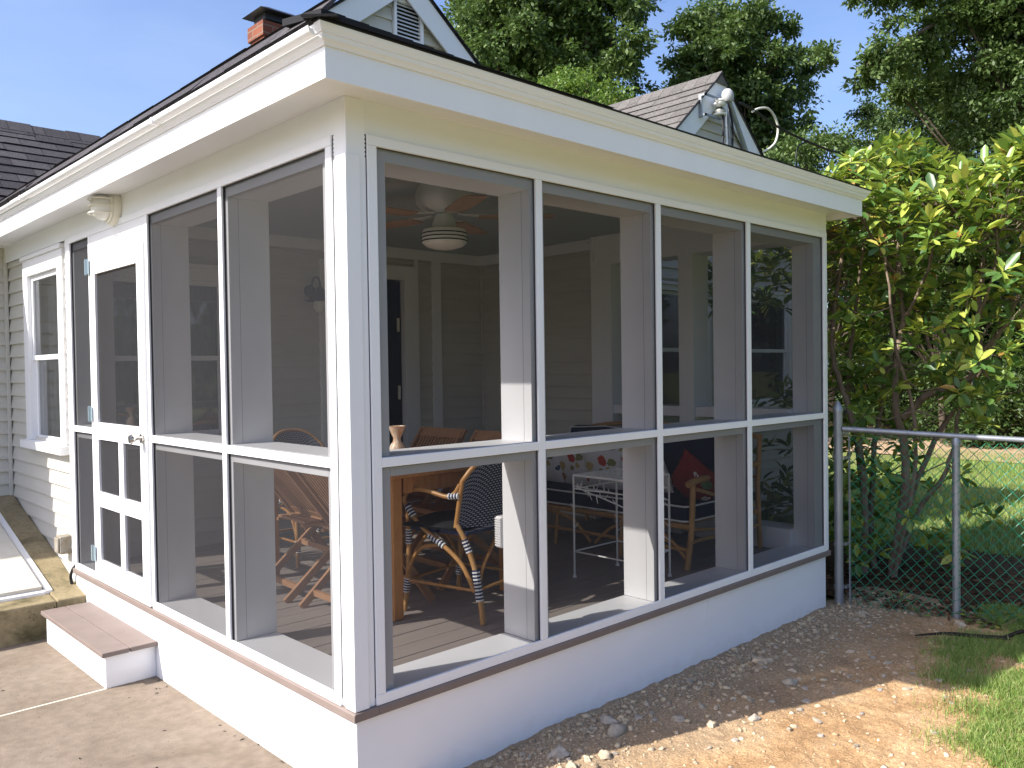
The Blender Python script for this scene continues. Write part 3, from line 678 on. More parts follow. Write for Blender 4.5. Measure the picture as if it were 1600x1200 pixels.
# battens on the front
T0, T1 = -.0145, -.0005
def batf(x0, x1, z0, z1, e=0.0): P('batten', WHITE, .0022)((x0, x1, T0 - e, T1, z0, z1))
batf(.085, L - .0225, zT1, zT0); batf(.085, .127, .042, zT1 - .0005)
batf(.085, L - .0225, .001, .0415)
ed = [.127] + MX + [L - .05]
for x in MX: batf(x - .0205, x + .0205, .042, zT1 - .0005, .0)
batf(L - .05, L - .0225, .042, zT1 - .0005)
for i in range(4):
    a = ed[i] + (.0207 if i else .0003); b = ed[i + 1] - (.0207 if i < 3 else .0003); batf(a, b, zM1, zM0)
def bats(y0, y1, z0, z1): P('batten', WHITE, .0022)((T0, T1, y0, y1, z0, z1))
bats(.085, 3.36, zT1, zT0); bats(.085, .127, .042, zT1 - .0005)
bats(.085, Y2 - .016, .001, .0415); bats(Y3 + .02, 3.33, .001, .0415)
bats(NY[0] - .0205, NY[0] + .0205, .042, zT1 - .0005); bats(Y2 - .052, Y2 - .016, .042, zT1 - .0005); bats(Y3 + .005, Y3 + .04, .042, zT1 - .0005)
bats(3.29, 3.36, .042, zT1 - .0005)
bats(.1273, NY[0] - .0207, zM1, zM0); bats(NY[0] + .0207, Y2 - .0522, zM1, zM0); bats(Y3 + .0403, 3.2898, zM1, zM0)
# staples at the tops of the corner battens
for side in (0, 1):
    mb = MB()
    for z in np.arange(2.095, 2.178, .016):
        if side: mb.box(-.0065, -.0048, .078, .083, z, z + .005)
        else: mb.box(.078, .083, -.0065, -.0048, z, z + .005)
    mb.build('staples', DARKMETAL, porch)
# mesh panels
def scr(name, pts, par=porch):
    mb = MB(); mb.v += pts; mb.face((0, 1, 2, 3)); return mb.build(name, SCREEN, par)
for i in range(4):
    a, b = ed[i] - .012, ed[i + 1] + .012
    if i: a = ed[i]
    if i < 3: b = ed[i + 1]
    for z0, z1 in ((.02, .93), (.931, 2.16)):
        scr('mesh_panel', [(a, 0.0022, z0), (b, 0.0022, z0), (b, 0.0022, z1), (a, 0.0022, z1)])
for a, b in ((.12, NY[0]), (NY[0], Y2 - .03), (Y3 + .02, 3.30)):
    for z0, z1 in ((.02, .93), (.931, 2.16)):
        scr('mesh_panel', [(0.0022, a, z0), (0.0022, a, z1), (0.0022, b, z1), (0.0022, b, z0)])
# far end wall of the porch: posts, rails, mesh
XF = 3.60
P('post', WHITE)((XF, L - .006, .93, 1.06, .036, 2.12)); P('post', WHITE)((XF, L - .006, 1.72, 1.93, .036, 2.12))
for a, b in ((.161, .929), (1.061, 1.719)):
    P('rail', WHITE)((XF + .02, L - .01, a, b, .90, .975)); P('sill', WHITE)((XF, L - .006, a, b, .001, .15))
    scr('mesh_panel', [(L - .004, a, .15), (L - .004, b, .15), (L - .004, b, 2.12), (L - .004, a, 2.12)])
P('ceiling', CEILINGPAINT, 0)((.0, L, 0.0, D, 2.36, 2.40))
# cornice: soffit, fascia, crown, gutter
OV = .215; XE = 3.91; YE = 5.05
P('soffit', FRIEZE, 0)((-OV + .02, XE - .02, -OV + .02, -.0045, 2.309, 2.328)); P('soffit', FRIEZE, 0)((-OV + .02, -.0045, -.0044, YE, 2.309, 2.328)); P('soffit', FRIEZE, 0)((L + .013, XE - .02, -.0044, 1.93, 2.309, 2.328))
P('fascia', WHITE, .002)((-OV, XE, -OV, -OV + .019, 2.272, 2.441)); P('fascia', WHITE, .002)((-OV, -OV + .019, -OV + .0192, YE, 2.272, 2.441)); P('fascia', WHITE, .002)((XE - .019, XE, -OV + .0192, 1.94, 2.272, 2.441))
P('return_board', WHITE, .002)((L + .013, XE - .02, .06, .08, 2.20, 2.308))
prof = [(0, 2.380), (.007, 2.380), (.008, 2.385), (.016, 2.393), (.024, 2.399), (.025, 2.412), (.030, 2.413), (.030, 2.418), (.035, 2.423), (.041, 2.432), (.043, 2.441), (0, 2.441)]
mb = MB(); n = len(prof)                              # crown swept round the two outer corners
path = [lambda d: (XE + d, 1.94), lambda d: (XE + d, -OV - d), lambda d: (-OV - d, -OV - d), lambda d: (-OV - d, YE)]
for q in path: mb.v += [(*q(d + .0005), z) for d, z in prof]
for i in range(3):
    for k in range(n): mb.face((i * n + k, i * n + (k + 1) % n, (i + 1) * n + (k + 1) % n, (i + 1) * n + k))
mb.face(range(n)); mb.face([3 * n + k for k in range(n)][::-1])
mb.build('crown_moulding', WHITE, porch, smooth=True)
# round-fronted gutter along the side eave with joint straps
mb = MB(); gp = [(.0305, 2.405), (.044, 2.406), (.055, 2.412), (.060, 2.420), (.062, 2.431), (.058, 2.431), (.054, 2.424), (.0445, 2.424)]
gp = [(-OV - d, z) for d, z in gp]
mb.prism(gp, 'Y', -.215, YE); mb.build('gutter', WHITE, porch, smooth=True)
for yy in (1.14, 3.35):
    MB().box(-OV - .066, -OV - .0305, yy, yy + .018, 2.402, 2.433).build('gutter_joint', WHITE, porch, bevel=.004)
# low porch roof (edge seen from below)
mb = MB()
zr = 2.4415; w = .048
mb.v += [(-OV - w, -OV - w, zr), (XE + w, -OV - w, zr), (XE + w, 2.0, zr), (XE - .7, D, zr + .30), (.9, D, zr + .30), (-OV - w, 3.45, zr),
         (-OV - w, -OV - w, zr + .007), (XE + w, -OV - w, zr + .007), (XE + w, 2.0, zr + .007), (XE - .7, D, zr + .32), (.9, D, zr + .32), (-OV - w, 3.45, zr + .007), (.9, .9, zr + .16), (XE - .8, .9, zr + .16)]
for f in ((0, 1, 7, 6), (1, 2, 8, 7), (5, 0, 6, 11), (0, 5, 4, 3, 2, 1), (6, 7, 13, 12), (7, 8, 9, 13), (12, 13, 9, 10), (6, 12, 10, 11)): mb.face(f)
mb.build('porch_roof', FLASH, porch)
mb = MB()
for i in range(14):                                   # curling hip shingles at the corner
    t = i / 13; a = Vector((-OV - .05 + .30 * t, -OV - .05 + .30 * t, zr + .010 + .045 * t)); mb.bar(a, a + Vector((.04, .04, .012)), .12, .008)
mb.build('hip_cap', FLASH, porch)
mb = MB()
for i in range(16):
    t = i / 16; mb.hexa([(-.26 + t * 1.5, -OV - .056, zr + .0075), (-.26 + (t + 1 / 16) * 1.5, -OV - .056, zr + .0075), (-.26 + (t + 1 / 16) * 1.5, -OV + .2, zr + .05), (-.26 + t * 1.5, -OV + .2, zr + .05)] + [(x, y, z + h) for (x, y, z), h in zip([(-.26 + t * 1.5, -OV - .056, zr + .0075), (-.26 + (t + 1 / 16) * 1.5, -OV - .056, zr + .0075), (-.26 + (t + 1 / 16) * 1.5, -OV + .2, zr + .05), (-.26 + t * 1.5, -OV + .2, zr + .05)], [.022 * max(0, 1 - t * 2.2) + .002] * 4)])
mb.build('edge_shingles', FLASH, porch)

# screen door (part) > hinges, knob, mesh
mb = MB(); dx0, dx1 = -.026, -.0005; ya, yb = Y2 - .012, Y3 - .004
for (y0, y1, z0, z1) in ((ya, ya + .095, .012, 1.998), (yb - .105, yb, .012, 1.998), (ya + .095, yb - .105, 1.895, 1.998), (ya + .095, yb - .105, .888, .99), (ya + .095, yb - .105, .475, .565), (ya + .095, yb - .105, .012, .145),
                         (2.345, 2.42, .145, .475), (2.345, 2.42, .565, .888)):
    mb.box(dx0, dx1, y0, y1, z0, z1)
P('door_header', WHITE)((-.0135, .004, ya - .003, yb + .005, 2.003, zT1 - .001))
door = mb.build('screen_door', WHITE, porch, label='white screen door with four small mesh lights below one tall one')
scr('mesh', [(-.012, ya + .09, .1), (-.012, ya + .09, 1.93), (-.012, yb - .1, 1.93), (-.012, yb - .1, .1)], door)
for z in (1.90, .995, .13):
    mb = MB(); mb.box(-.040, -.033, yb - .03, yb - .002, z, z + .09); mb.tube([(-.040, yb + .003, z - .004), (-.040, yb + .003, z + .094)], .0065, 8); mb.box(-.040, -.034, yb + .01, yb + .035, z, z + .09)
    mb.build('hinge', ZINC, door)
mb = MB(); mb.lathe([(.0, 0), (.026, 0), (.026, .006), (.011, .010), (.010, .03), (.022, .040), (.027, .054), (.022, .066), (.0, .070)], (-.032, 2.035, .93), '-X', 20); mb.build('knob', CHROME, door, smooth=True)

# the fixed step
st = thing('porch_step', 'low white boxed step with mauve treads below the screen door', 'step', (0, 0, 0))
MB().box(-.262, -.001, 1.985, 3.06, ZG, -.2015).build('riser_box', SKIRT, st, bevel=.002)
MB().box(-.288, -.148, 1.955, 3.085, -.2013, -.176).build('tread', NOSE, st, bevel=.004)
MB().box(-.143, -.001, 1.955, 3.085, -.2013, -.176).build('tread', NOSE, st, bevel=.004)

# ------------------------------------------------------------------ house
house = thing('house', 'cream clapboard house with charcoal shingled roofs behind the porch', 'house', (0, 0, 0))
def H(name, m, *boxes, bevel=.002, par=None):
    mb = MB()
    for b in boxes: mb.box(*b)
    return mb.build(name, m, par or house, bevel=bevel)
WX = .03; WYc = 5.02
# walls (clapboard)
mb = MB(); MBW = mb
siding(mb, (WX, D), (0, 1), (-1, 0), WYc - D, -.30, 2.31, holes=[(3.50 - D, 4.48 - D, .78, 2.15)])
mb.build('west_wall', SIDING, house)
mb = MB(); siding(mb, (WX, WYc), (-1, 0), (0, -1), 5.0, -.1, 2.40); mb.build('wing_wall', SIDING, house)
BW = [(.10, 1.16, .80, 2.06), (1.98, 2.84, .02, 2.10)]
mb = MB(); siding(mb, (WX, D), (1, 0), (0, -1), 3.67, -.0, 2.27, holes=[(a - WX, b - WX, c, d) for a, b, c, d in BW]); mb.build('back_wall', SIDING, house)
mb = MB(); siding(mb, (3.68, D), (0, -1), (-1, 0), D - 1.95, -.0, 2.27); mb.build('side_wall', SIDING, house)
EW = [(4.45, 5.35, .86, 2.04), (5.70, 6.94, .86, 2.04)]
mb = MB(); siding(mb, (L + .02, 1.95), (1, 0), (0, -1), 7.35 - L - .02, -.35, 2.36, holes=[(a - L - .02, b - L - .02, c, d) for a, b, c, d in EW]); mb.build('east_wing_wall', SIDING, house)
# solid cores behind the clapboards (window wells left open)
H('wall_core', SIDING, (WX + .005, WX + .16, D + .16, 3.50, -.4, 2.39), (WX + .005, WX + .16, 4.48, WYc + .2, -.4, 2.39), (WX + .005, WX + .16, 3.5, 4.48, -.4, .78), (WX + .005, WX + .16, 3.5, 4.48, 2.15, 2.39), bevel=0)
H('wall_core', SIDING, (-5, WX + .004, WYc + .006, WYc + .16, -.5, 2.6), bevel=0)
H('wall_core', SIDING, (WX + .004, .10, D + .006, D + .159, -.4, 2.6), (1.16, 1.98, D + .006, D + .159, -.4, 2.6), (2.84, 3.68, D + .006, D + .159, -.4, 2.6), (.10, 1.16, D + .006, D + .159, -.4, .80), (.10, 1.16, D + .006, D + .159, 2.06, 2.6), (1.98, 2.84, D + .006, D + .159, 2.1, 2.6), bevel=0)
H('wall_core', SIDING, (3.686, 3.80, 1.96, D, -.4, 2.6), bevel=0)
H('wall_core', SIDING, (L + .02, 4.45, 1.956, 2.1, -.4, 2.6), (5.35, 5.70, 1.956, 2.1, -.4, 2.6), (6.94, 7.35, 1.956, 2.1, -.4, 2.6), (4.45, 5.35, 1.956, 2.1, -.4, .86), (4.45, 5.35, 1.956, 2.1, 2.04, 2.6), (5.70, 6.94, 1.956, 2.1, -.4, .86), (5.70, 6.94, 1.956, 2.1, 2.04, 2.6), bevel=0)
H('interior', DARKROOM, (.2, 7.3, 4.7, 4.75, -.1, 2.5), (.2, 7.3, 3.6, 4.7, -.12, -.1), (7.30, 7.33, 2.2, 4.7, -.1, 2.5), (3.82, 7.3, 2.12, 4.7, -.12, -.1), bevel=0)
H('cornice_board', WHITE, (.02, 3.66, D - .022, D + .004, 2.27, 2.36)); H('cornice_board', WHITE, (3.655, 3.679, 1.95, D - .023, 2.27, 2.36))
H('corner_trim', SIDING, (3.655, 3.672, D - .03, D - .012, .0, 2.269)); H('corner_trim', SIDING, (-.012, .012, WYc - .045, WYc - .016, -.05, 2.31))
H('corner_board', WHITE, (-.002, .0155, 3.362, 3.43, -.10, 2.308), (.016, .10, 3.362, 3.384, -.1, 2.308)); H('corner_board', WHITE, (3.64, 3.70, 1.935, 1.97, 0, 2.27)); H('corner_board', WHITE, (7.27, 7.37, 1.925, 1.95, -.3, 2.36))
MB().bar((WX - .02, 3.40, -.115), (WX - .02, 5.0, .29), .012, .03).build('base_trim', WHITE, house)

def window(o, u, nrm, w, z0, z1, glass_in=.02, trim=.09, grid=None, curtain=True, sillbox=True, glass=None):
    """double-hung window lying in the wall line; o = corner (x,y), u along, nrm outward"""
    u = Vector((*u, 0)); n_ = Vector((*nrm, 0)); o = Vector((*o, 0)); Z = Vector((0, 0, 1))
    def bx(mb, a, b, c, d, e, f):      # u0,u1,n0,n1,z0,z1
        P_ = [o + u * i + n_ * j + Z * k for k in (e, f) for i, j in ((a, c), (b, c), (b, d), (a, d))]
        mb.hexa([P_[0], P_[1], P_[2], P_[3], P_[4], P_[5], P_[6], P_[7]]); return mb
    mb = MB()
    bx(mb, -.01, trim - .01, -.06, .034, z0, z1); bx(mb, w - trim + .01, w + .01, -.06, .034, z0, z1); bx(mb, trim - .01, w - trim + .01, -.06, .034, z1 - trim, z1)
    bx(mb, -.02, w + .02, .0, .05, z1 + .0005, z1 + .03)
    fr = mb.build('window', VINYL, house, bevel=.003)
    if sillbox:
        mb = MB(); bx(mb, -.03, w + .03, -.05, .075, z0 - .06, z0 - .0005); mb.build('sill', VINYL, fr, bevel=.004)
    zc = (z0 + z1 - trim) / 2; a, b = trim - .0095, w - trim + .0095; s = .035
    for (q0, q1, off) in ((z0 + .001, zc + .018, -.012), (zc - .016, z1 - trim - .001, .006)):
        mb = MB()
        bx(mb, a, a + s, off - .025, off, q0, q1); bx(mb, b - s, b, off - .025, off, q0, q1); bx(mb, a + s, b - s, off - .025, off, q0, q0 + s); bx(mb, a + s, b - s, off - .025, off, q1 - s, q1)
        if grid:
            for i in range(1, grid[0]): c = a + s + (b - a - 2 * s) * i / grid[0]; bx(mb, c - .008, c + .008, off - .018, off - .006, q0 + s, q1 - s)
            for i in range(1, grid[1]): c = q0 + s + (q1 - q0 - 2 * s) * i / grid[1]; bx(mb, a + s, b - s, off - .0175, off - .0065, c - .008, c + .008)
        mb.build('sash', VINYL, fr, bevel=.002)
        mb = MB(); mb.v += [tuple(o + u * i + n_ * (off - .013) + Z * k) for i, k in ((a + s, q0 + s), (b - s, q0 + s), (b - s, q1 - s), (a + s, q1 - s))]; mb.face((0, 1, 2, 3)); mb.build('pane', glass or GLASS, fr)
    if curtain:
        mb = MB(); hh = z1 - z0
        for (c0, c1) in ((a, a + (b - a) * .3), (b - (b - a) * .3, b)):
            N = 14; base = len(mb.v)
            for i in range(N + 1):
                t = c0 + (c1 - c0) * i / N; dn = -.11 - .014 * math.sin(i * 2.3)
                mb.v += [tuple(o + u * t + n_ * dn + Z * (z0 + .01)), tuple(o + u * t + n_ * dn + Z * (z1 - .05))]
            for i in range(N): mb.face((base + 2 * i, base + 2 * i + 2, base + 2 * i + 3, base + 2 * i + 1))
        mb.build('curtain', CURTAIN, fr, smooth=True)
    return fr
window((WX, 4.47), (0, -1), (-1, 0), .96, .80, 2.14, trim=.12)
window((.11, D), (1, 0), (0, -1), 1.04, .82, 2.05)
window((EW[0][0], 1.95), (1, 0), (0, -1), .90, .88, 2.03, trim=.05, curtain=False, glass=DARKGLASS); window((EW[1][0], 1.95), (1, 0), (0, -1), 1.24, .88, 2.03, trim=.06, curtain=False, glass=DARKGLASS)
# back door with casing
mb = MB(); mb.box(1.89, 1.99, D - .04, D + .05, .02, 2.20); mb.box(2.74, 2.86, D - .04, D + .05, .02, 2.20); mb.box(1.99, 2.74, D - .04, D + .05, 2.075, 2.20); mb.box(2.86, 2.90, D - .03, D + .02, .02, 2.269); mb.box(3.06, 3.16, D - .03, D + .02, .02, 2.269)
hd = mb.build('back_door', VINYL, house, bevel=.003)
MB().box(1.995, 2.735, D + .02, D + .06, .03, 2.07).build('door_leaf', mat('dark_blue_door', (.012, .016, .022), .4), hd, bevel=.004)
mb = MB(); mb.box(2.69, 2.71, D + .005, D + .019, 1.62, 1.74); mb.box(2.69, 2.71, D + .005, D + .019, 1.02, 1.14); mb.build('latch', CREAMPLASTIC, hd)

# roofs
R0 = math.radians(50); PS = .79; ang = math.atan(PS)
up_w = (math.cos(ang), 0, math.sin(ang))
RX, RZ = 2.747, 4.834
YG = 3.30                                               # rake line of the main gable
z_e = 2.489
roof_plane('roof', (-OV - .07, 14.0, z_e - .05), (0, -1, 0), up_w, 14.0 - YG, (RX + OV + .07) / math.cos(ang), SHINGLE, house)
roof_plane('roof', (2 * RX + OV + .07, YG, z_e - .05), (0, 1, 0), (-math.cos(ang), 0, math.sin(ang)), 14 - YG, (RX + OV + .07) / math.cos(ang), SHINGLE, house)
zap = z_e - .05 + PS * (RX + OV + .07)                  # apex height
roof_plane('edge_course', (-OV - .05, 4.9, 2.4425), (0, -1, 0), (math.cos(R0), 0, math.sin(R0)), 5.12, .15, SHINGLE, porch)
# gable wall, rake boards, vent
mb = MB(); hw = RX + OV - .1; zb = 2.55
def clipg(cx, za, s, pad): return lambda z: (cx - (za - z) / s + pad, cx + (za - z) / s - pad)
siding(mb, (0, D), (1, 0), (0, -1), 1, 2.62, zap - .12, clip=clipg(RX, zap, PS, .06), holes=[(2.67, 3.0, 4.18, 4.56)], expo=.115)
mb.build('gable_wall', SIDING, house)
MB().prism([(RX - hw, 2.6), (RX + hw, 2.6), (RX, zap - .1)], 'Y', D + .006, D + .1).build('gable_core', SIDING, house)
def rakes(cx, za, s, half, y0, y1, depth, thick, m, name, lo=0):
    for sg in (-1, 1):
        mb = MB(); x1 = cx + sg * half; z1 = za - s * half
        mb.prism([(cx, za), (x1, z1), (x1, z1 - depth), (cx, za - depth)] if sg > 0 else [(cx, za), (cx, za - depth), (x1, z1 - depth), (x1, z1)], 'Y', y0, y1); mb.build(name, m, house, bevel=.002)
rakes(RX, zap - .012, PS, hw - .02, YG + .012, YG + .03, .25, 0, FRIEZE, 'rake_board')
rakes(RX, zap - .09, PS, hw - .02, YG + .031, D + .004, .02, 0, FRIEZE, 'rake_soffit')
VX0, VX1, VZ0, VZ1 = 2.675, 2.995, 4.19, 4.55
mb = MB(); f = .028; y0, y1 = D - .045, D + .004
mb.box(VX0, VX0 + f, y0, y1, VZ0, VZ1); mb.box(VX1 - f, VX1, y0, y1, VZ0, VZ1); mb.box(VX0 + f, VX1 - f, y0, y1, VZ0, VZ0 + f); mb.box(VX0 + f, VX1 - f, y0, y1, VZ1 - f, VZ1)
gv = mb.build('gable_vent', VINYL, house, bevel=.002)
mb = MB()
for k in range(9):
    z = VZ0 + f + (VZ1 - VZ0 - 2 * f) * (k + .1) / 9
    mb.hexa([(VX0 + f, D - .035, z), (VX1 - f, D - .035, z), (VX1 - f, D - .031, z), (VX0 + f, D - .031, z), (VX0 + f, D - .012, z + .024), (VX1 - f, D - .012, z + .024), (VX1 - f, D - .008, z + .024), (VX0 + f, D - .008, z + .024)])
mb.build('louvre', VINYL, gv); MB().box(VX0 + f, VX1 - f, D - .004, D + .003, VZ0 + f, VZ1 - f).build('backing', DARKROOM, gv)
# black rake edge of the main gable
rakes(RX, zap + .020, PS, hw + .14, YG - .010, YG + .011, .022, 0, FLASH, 'drip_edge')
# east wing gable with ridge towards the back
E2X, E2Z, E2S, E2Y = 5.53, 4.14, .88, 1.88
a2 = math.atan(E2S); half2 = 1.95
roof_plane('roof', (E2X - half2, 5.2, E2Z - E2S * half2), (0, -1, 0), (math.cos(a2), 0, math.sin(a2)), 5.2 - E2Y, half2 / math.cos(a2), SHINGLE2, house)
roof_plane('roof', (E2X + half2, E2Y, E2Z - E2S * half2), (0, 1, 0), (-math.cos(a2), 0, math.sin(a2)), 5.2 - E2Y, half2 / math.cos(a2), SHINGLE2, house)
mb = MB(); mb.prism([(E2X - .13, E2Z - .10), (E2X, E2Z + .03), (E2X + .13, E2Z - .10)], 'Y', E2Y - .005, 5.2); mb.build('ridge_cap', SHINGLE2, house)
mb = MB(); siding(mb, (0, 1.95), (1, 0), (0, -1), 1, 2.45, E2Z - .2, clip=clipg(E2X, E2Z, E2S, .08)); mb.build('gable_wall', SIDING, house)
MB().prism([(E2X - half2 + .3, 2.45), (E2X + half2 - .3, 2.45), (E2X, E2Z - .15)], 'Y', 1.956, 2.1).build('gable_core', SIDING, house)
rakes(E2X, E2Z - .012, E2S, half2, E2Y + .012, E2Y + .03, .26, 0, FRIEZE, 'rake_board')
rakes(E2X, E2Z - .11, E2S, half2, E2Y + .031, 1.953, .03, 0, FRIEZE, 'rake_soffit')
rakes(E2X, E2Z + .012, E2S, half2 + .04, E2Y - .012, E2Y + .011, .014, 0, FLASH, 'drip_edge')
# left wing roof: eave z 2.5 at y 4.75, ridge along x
SW = .80; aw = math.atan(SW); YE0 = 4.78; YR = 6.22; zwe = 2.47
roof_plane('roof', (-6.0, YE0, zwe), (1, 0, 0), (0, math.cos(aw), math.sin(aw)), 6.0 + 1.45, (YR - YE0) / math.cos(aw), SHINGLE, house)
roof_plane('roof', (1.45, 2 * YR - YE0, zwe), (-1, 0, 0), (0, -math.cos(aw), math.sin(aw)), 7.45, (YR - YE0) / math.cos(aw), SHINGLE, house)
zrg = zwe + SW * (YR - YE0)
mb = MB(); x = -6.0
while x < 1.4:
    mb.prism([(YR - .15, zrg - .115), (YR, zrg + .022), (YR + .15, zrg - .115)], 'X', x, x + .32) if int(x / .31) % 2 else mb.prism([(YR - .15, zrg - .110), (YR, zrg + .030), (YR + .15, zrg - .110)], 'X', x, x + .315)
    x += .31
mb.build('ridge_cap', SHINGLE, house)
H('fascia', WHITE, (-6, -.32, YE0 - .02, YE0, 2.28, 2.48), (-6, .02, YE0 + .0, WYc - .015, 2.30, 2.318))
mb = MB(); mb.prism([(YE0 - .10, 2.50), (YE0 - .095, 2.43), (YE0 - .06, 2.40), (YE0 - .021, 2.40), (YE0 - .021, 2.50)], 'X', -6, -.30); mb.build('gutter', WHITE, house)
# chimney > cap, crown
cx0, cx1, cy0, cy1 = 2.33, 2.75, 5.07, 5.36
mb = MB()
def brickbox(mb, x0, x1, y0, y1, z0, z1):
    for (a, b, du) in (((x0, y0), (x1, y0), x1 - x0), ((x1, y0), (x1, y1), y1 - y0), ((x1, y1), (x0, y1), x1 - x0), ((x0, y1), (x0, y0), y1 - y0)):
        i = len(mb.v); mb.v += [(*a, z0), (*b, z0), (*b, z1), (*a, z1)]; mb.face((i, i + 1, i + 2, i + 3), [(0, z0), (du, z0), (du, z1), (0, z1)])
    i = len(mb.v); mb.v += [(x0, y0, z1), (x1, y0, z1), (x1, y1, z1), (x0, y1, z1), (x0, y0, z0), (x1, y0, z0), (x1, y1, z0), (x0, y1, z0)]
    mb.face((i, i + 1, i + 2, i + 3), [(0, 0), (.01, 0), (.01, .01), (0, .01)]); mb.face((i + 7, i + 6, i + 5, i + 4), [(0, 0), (.01, 0), (.01, .01), (0, .01)])
brickbox(mb, cx0, cx1, cy0, cy1, 3.6, 4.63); brickbox(mb, cx0 - .02, cx1 + .02, cy0 - .02, cy1 + .02, 4.625, 4.77)
ch = mb.build('chimney', BRICK, house)
mb = MB(); mb.hexa([(cx0 - .01, cy0 - .01, 4.770), (cx1 + .01, cy0 - .01, 4.770), (cx1 + .01, cy1 + .01, 4.770), (cx0 - .01, cy1 + .01, 4.770), (cx0 + .08, cy0 + .07, 4.810), (cx1 - .08, cy0 + .07, 4.810), (cx1 - .08, cy1 - .07, 4.810), (cx0 + .08, cy1 - .07, 4.810)])
mb.build('mortar_crown', mat('pale_mortar', (.5, .45, .35), .9), ch)
mb = MB()
for x in (cx0 + .06, cx1 - .06):
    for y in (cy0 + .06, cy1 - .06): mb.box(x - .008, x + .008, y - .008, y + .008, 4.775, 4.885)
mb.hexa([(cx0 - .06, cy0 - .06, 4.875), (cx1 + .06, cy0 - .06, 4.875), (cx1 + .06, cy1 + .06, 4.875), (cx0 - .06, cy1 + .06, 4.875), (cx0 + .06, cy0 + .02, 4.925), (cx1 - .06, cy0 + .02, 4.925), (cx1 - .06, cy1 - .02, 4.925), (cx0 + .06, cy1 - .02, 4.925)])
mb.box(cx0 + .03, cx1 - .03, cy0 + .03, cy1 - .03, 4.811, 4.873)
mb.build('chimney_cap', DARKMETAL, ch)

# cellar bulkhead beside the house wall
bk = thing('cellar_bulkhead', 'sloping white cellar hatch set in a mossy concrete curb against the house', 'cellar hatch')
mb = MB()
ya_, yb_ = 3.162, WYc - .02
mb.prism([(ya_, -.60), (ya_, -.150), (3.30, -.128), (yb_, .325), (yb_, -.60)], 'X', -.175, .018); mb.prism([(ya_, -.60), (ya_, -.15), (3.325, -.13), (3.325, -.60)], 'X', -2.2, -.1755)
mb.box(-2.2, -.1755, 3.3255, yb_, -.6, -.25)
mb.build('curb', MOSSY, bk, bevel=.012)
sl = lambda y, h=0: -.128 + (y - 3.30) * .263 + h
mb = MB(); mb.prism([(3.32, sl(3.32, -.03)), (3.32, sl(3.32, .012)), (4.98, sl(4.98, .012)), (4.98, sl(4.98, -.03))], 'X', -.20, -.155); mb.prism([(3.306, sl(3.306, -.03)), (3.306, sl(3.306, .012)), (3.345, sl(3.345, .012)), (3.345, sl(3.345, -.03))], 'X', -2.1, -.2005)
mb.build('frame', VINYL, bk, bevel=.003)
for a, b in ((-1.13, -.212), (-2.05, -1.14)):
    mb = MB(); mb.prism([(3.335, sl(3.335, .0135)), (3.335, sl(3.335, .035)), (4.97, sl(4.97, .035)), (4.97, sl(4.97, .0135))], 'X', a, b); mb.build('door_panel', PATCHY, bk, bevel=.004)
# outlet box on the wall by the bulkhead
ob = thing('outdoor_outlet', 'weathered grey outlet box on the cream siding above the concrete curb', 'outlet box')
MB().box(-.055, .03, 3.50, 3.60, .07, .19).build('outlet_box', GREYPLASTIC, ob, bevel=.008)
MB().box(-.068, -.056, 3.51, 3.59, .08, .18).build('cover', GREYPLASTIC, ob, bevel=.004)
MB().tube([(-.03, 3.60, .10), (-.03, 3.62, .10), (-.03, 3.625, .15), (-.03, 3.62, .17)], .008, 6).build('latch', DARKMETAL, ob)
pipe = MB().tube(curve([(-.02, 3.37, -.13), (-.028, 3.38, -.07), (-.024, 3.365, -.02), (0.0, 3.36, .02)]), .010, 8).tube(curve([(-.015, 3.385, -.15), (-.045, 3.375, -.12), (-.045, 3.36, -.17)]), .006, 6)
tag(pipe.build('cable', BLACKRUB), 'short black cable coming out at the end of the porch skirt', 'cable')

# round security light on the frieze
sc_ = thing('wall_light', 'round white jelly jar light under the eave above the screen door', 'wall light', (0, 2.43, 2.245))
mb = MB(); mb.lathe([(.0, 0), (.098, 0), (.098, .030), (.086, .042), (0, .042)], (-.0055, 0, 0), '-X', 28); mb.build('base', CREAMPLASTIC, sc_, smooth=True)
mb = MB(); mb.lathe([(0, .043), (.074, .043), (.076, .075), (.068, .105), (.045, .128), (0, .138)], (-.0055, 0, 0), '-X', 28); mb.build('globe', FRIT, sc_, smooth=True)
mb = MB()
for k in (-1, 0, 1):
    pts = [(-.045 - .105 * math.sin(math.pi * t / 12) ** .6 - .003, .084 * math.cos(math.pi * t / 12) * (1 if k == 0 else .93), k * .04) for t in range(13)]
    mb.tube(pts, .0045, 6)
mb.lathe([(.078, .043), (.086, .043), (.086, .055), (.078, .055)], (-.0055, 0, 0), '-X', 28)
mb.build('guard', CREAMPLASTIC, sc_, smooth=True)

# barn lantern on the back wall
ln = thing('wall_lantern', 'dark barn style lantern on the shaded siding left of the back door', 'lantern', (1.80, D - .02, 1.90))
MB().lathe([(0, 0), (.05, 0), (.05, .012), (.02, .02), (0, .02)], (0, 0, .03), '-Y', 20).build('back_plate', BROWNMETAL, ln, smooth=True)
MB().tube(curve([(0, -.01, .04), (0, -.06, .12), (0, -.12, .135), (0, -.16, .09), (0, -.16, .04)]), .008, 8).build('arm', BROWNMETAL, ln, smooth=True)
MB().lathe([(.012, .05), (.03, .045), (.05, .01), (.105, -.05), (.115, -.062), (.108, -.062), (.04, .0)], (0, -.16, 0), 'Z', 28).build('lamp_shade', BROWNMETAL, ln, smooth=True)
MB().lathe([(0, -.15), (.03, -.145), (.048, -.12), (.05, -.062), (.0, -.061)], (0, -.16, 0), 'Z', 20).build('globe', FRIT, ln, smooth=True)

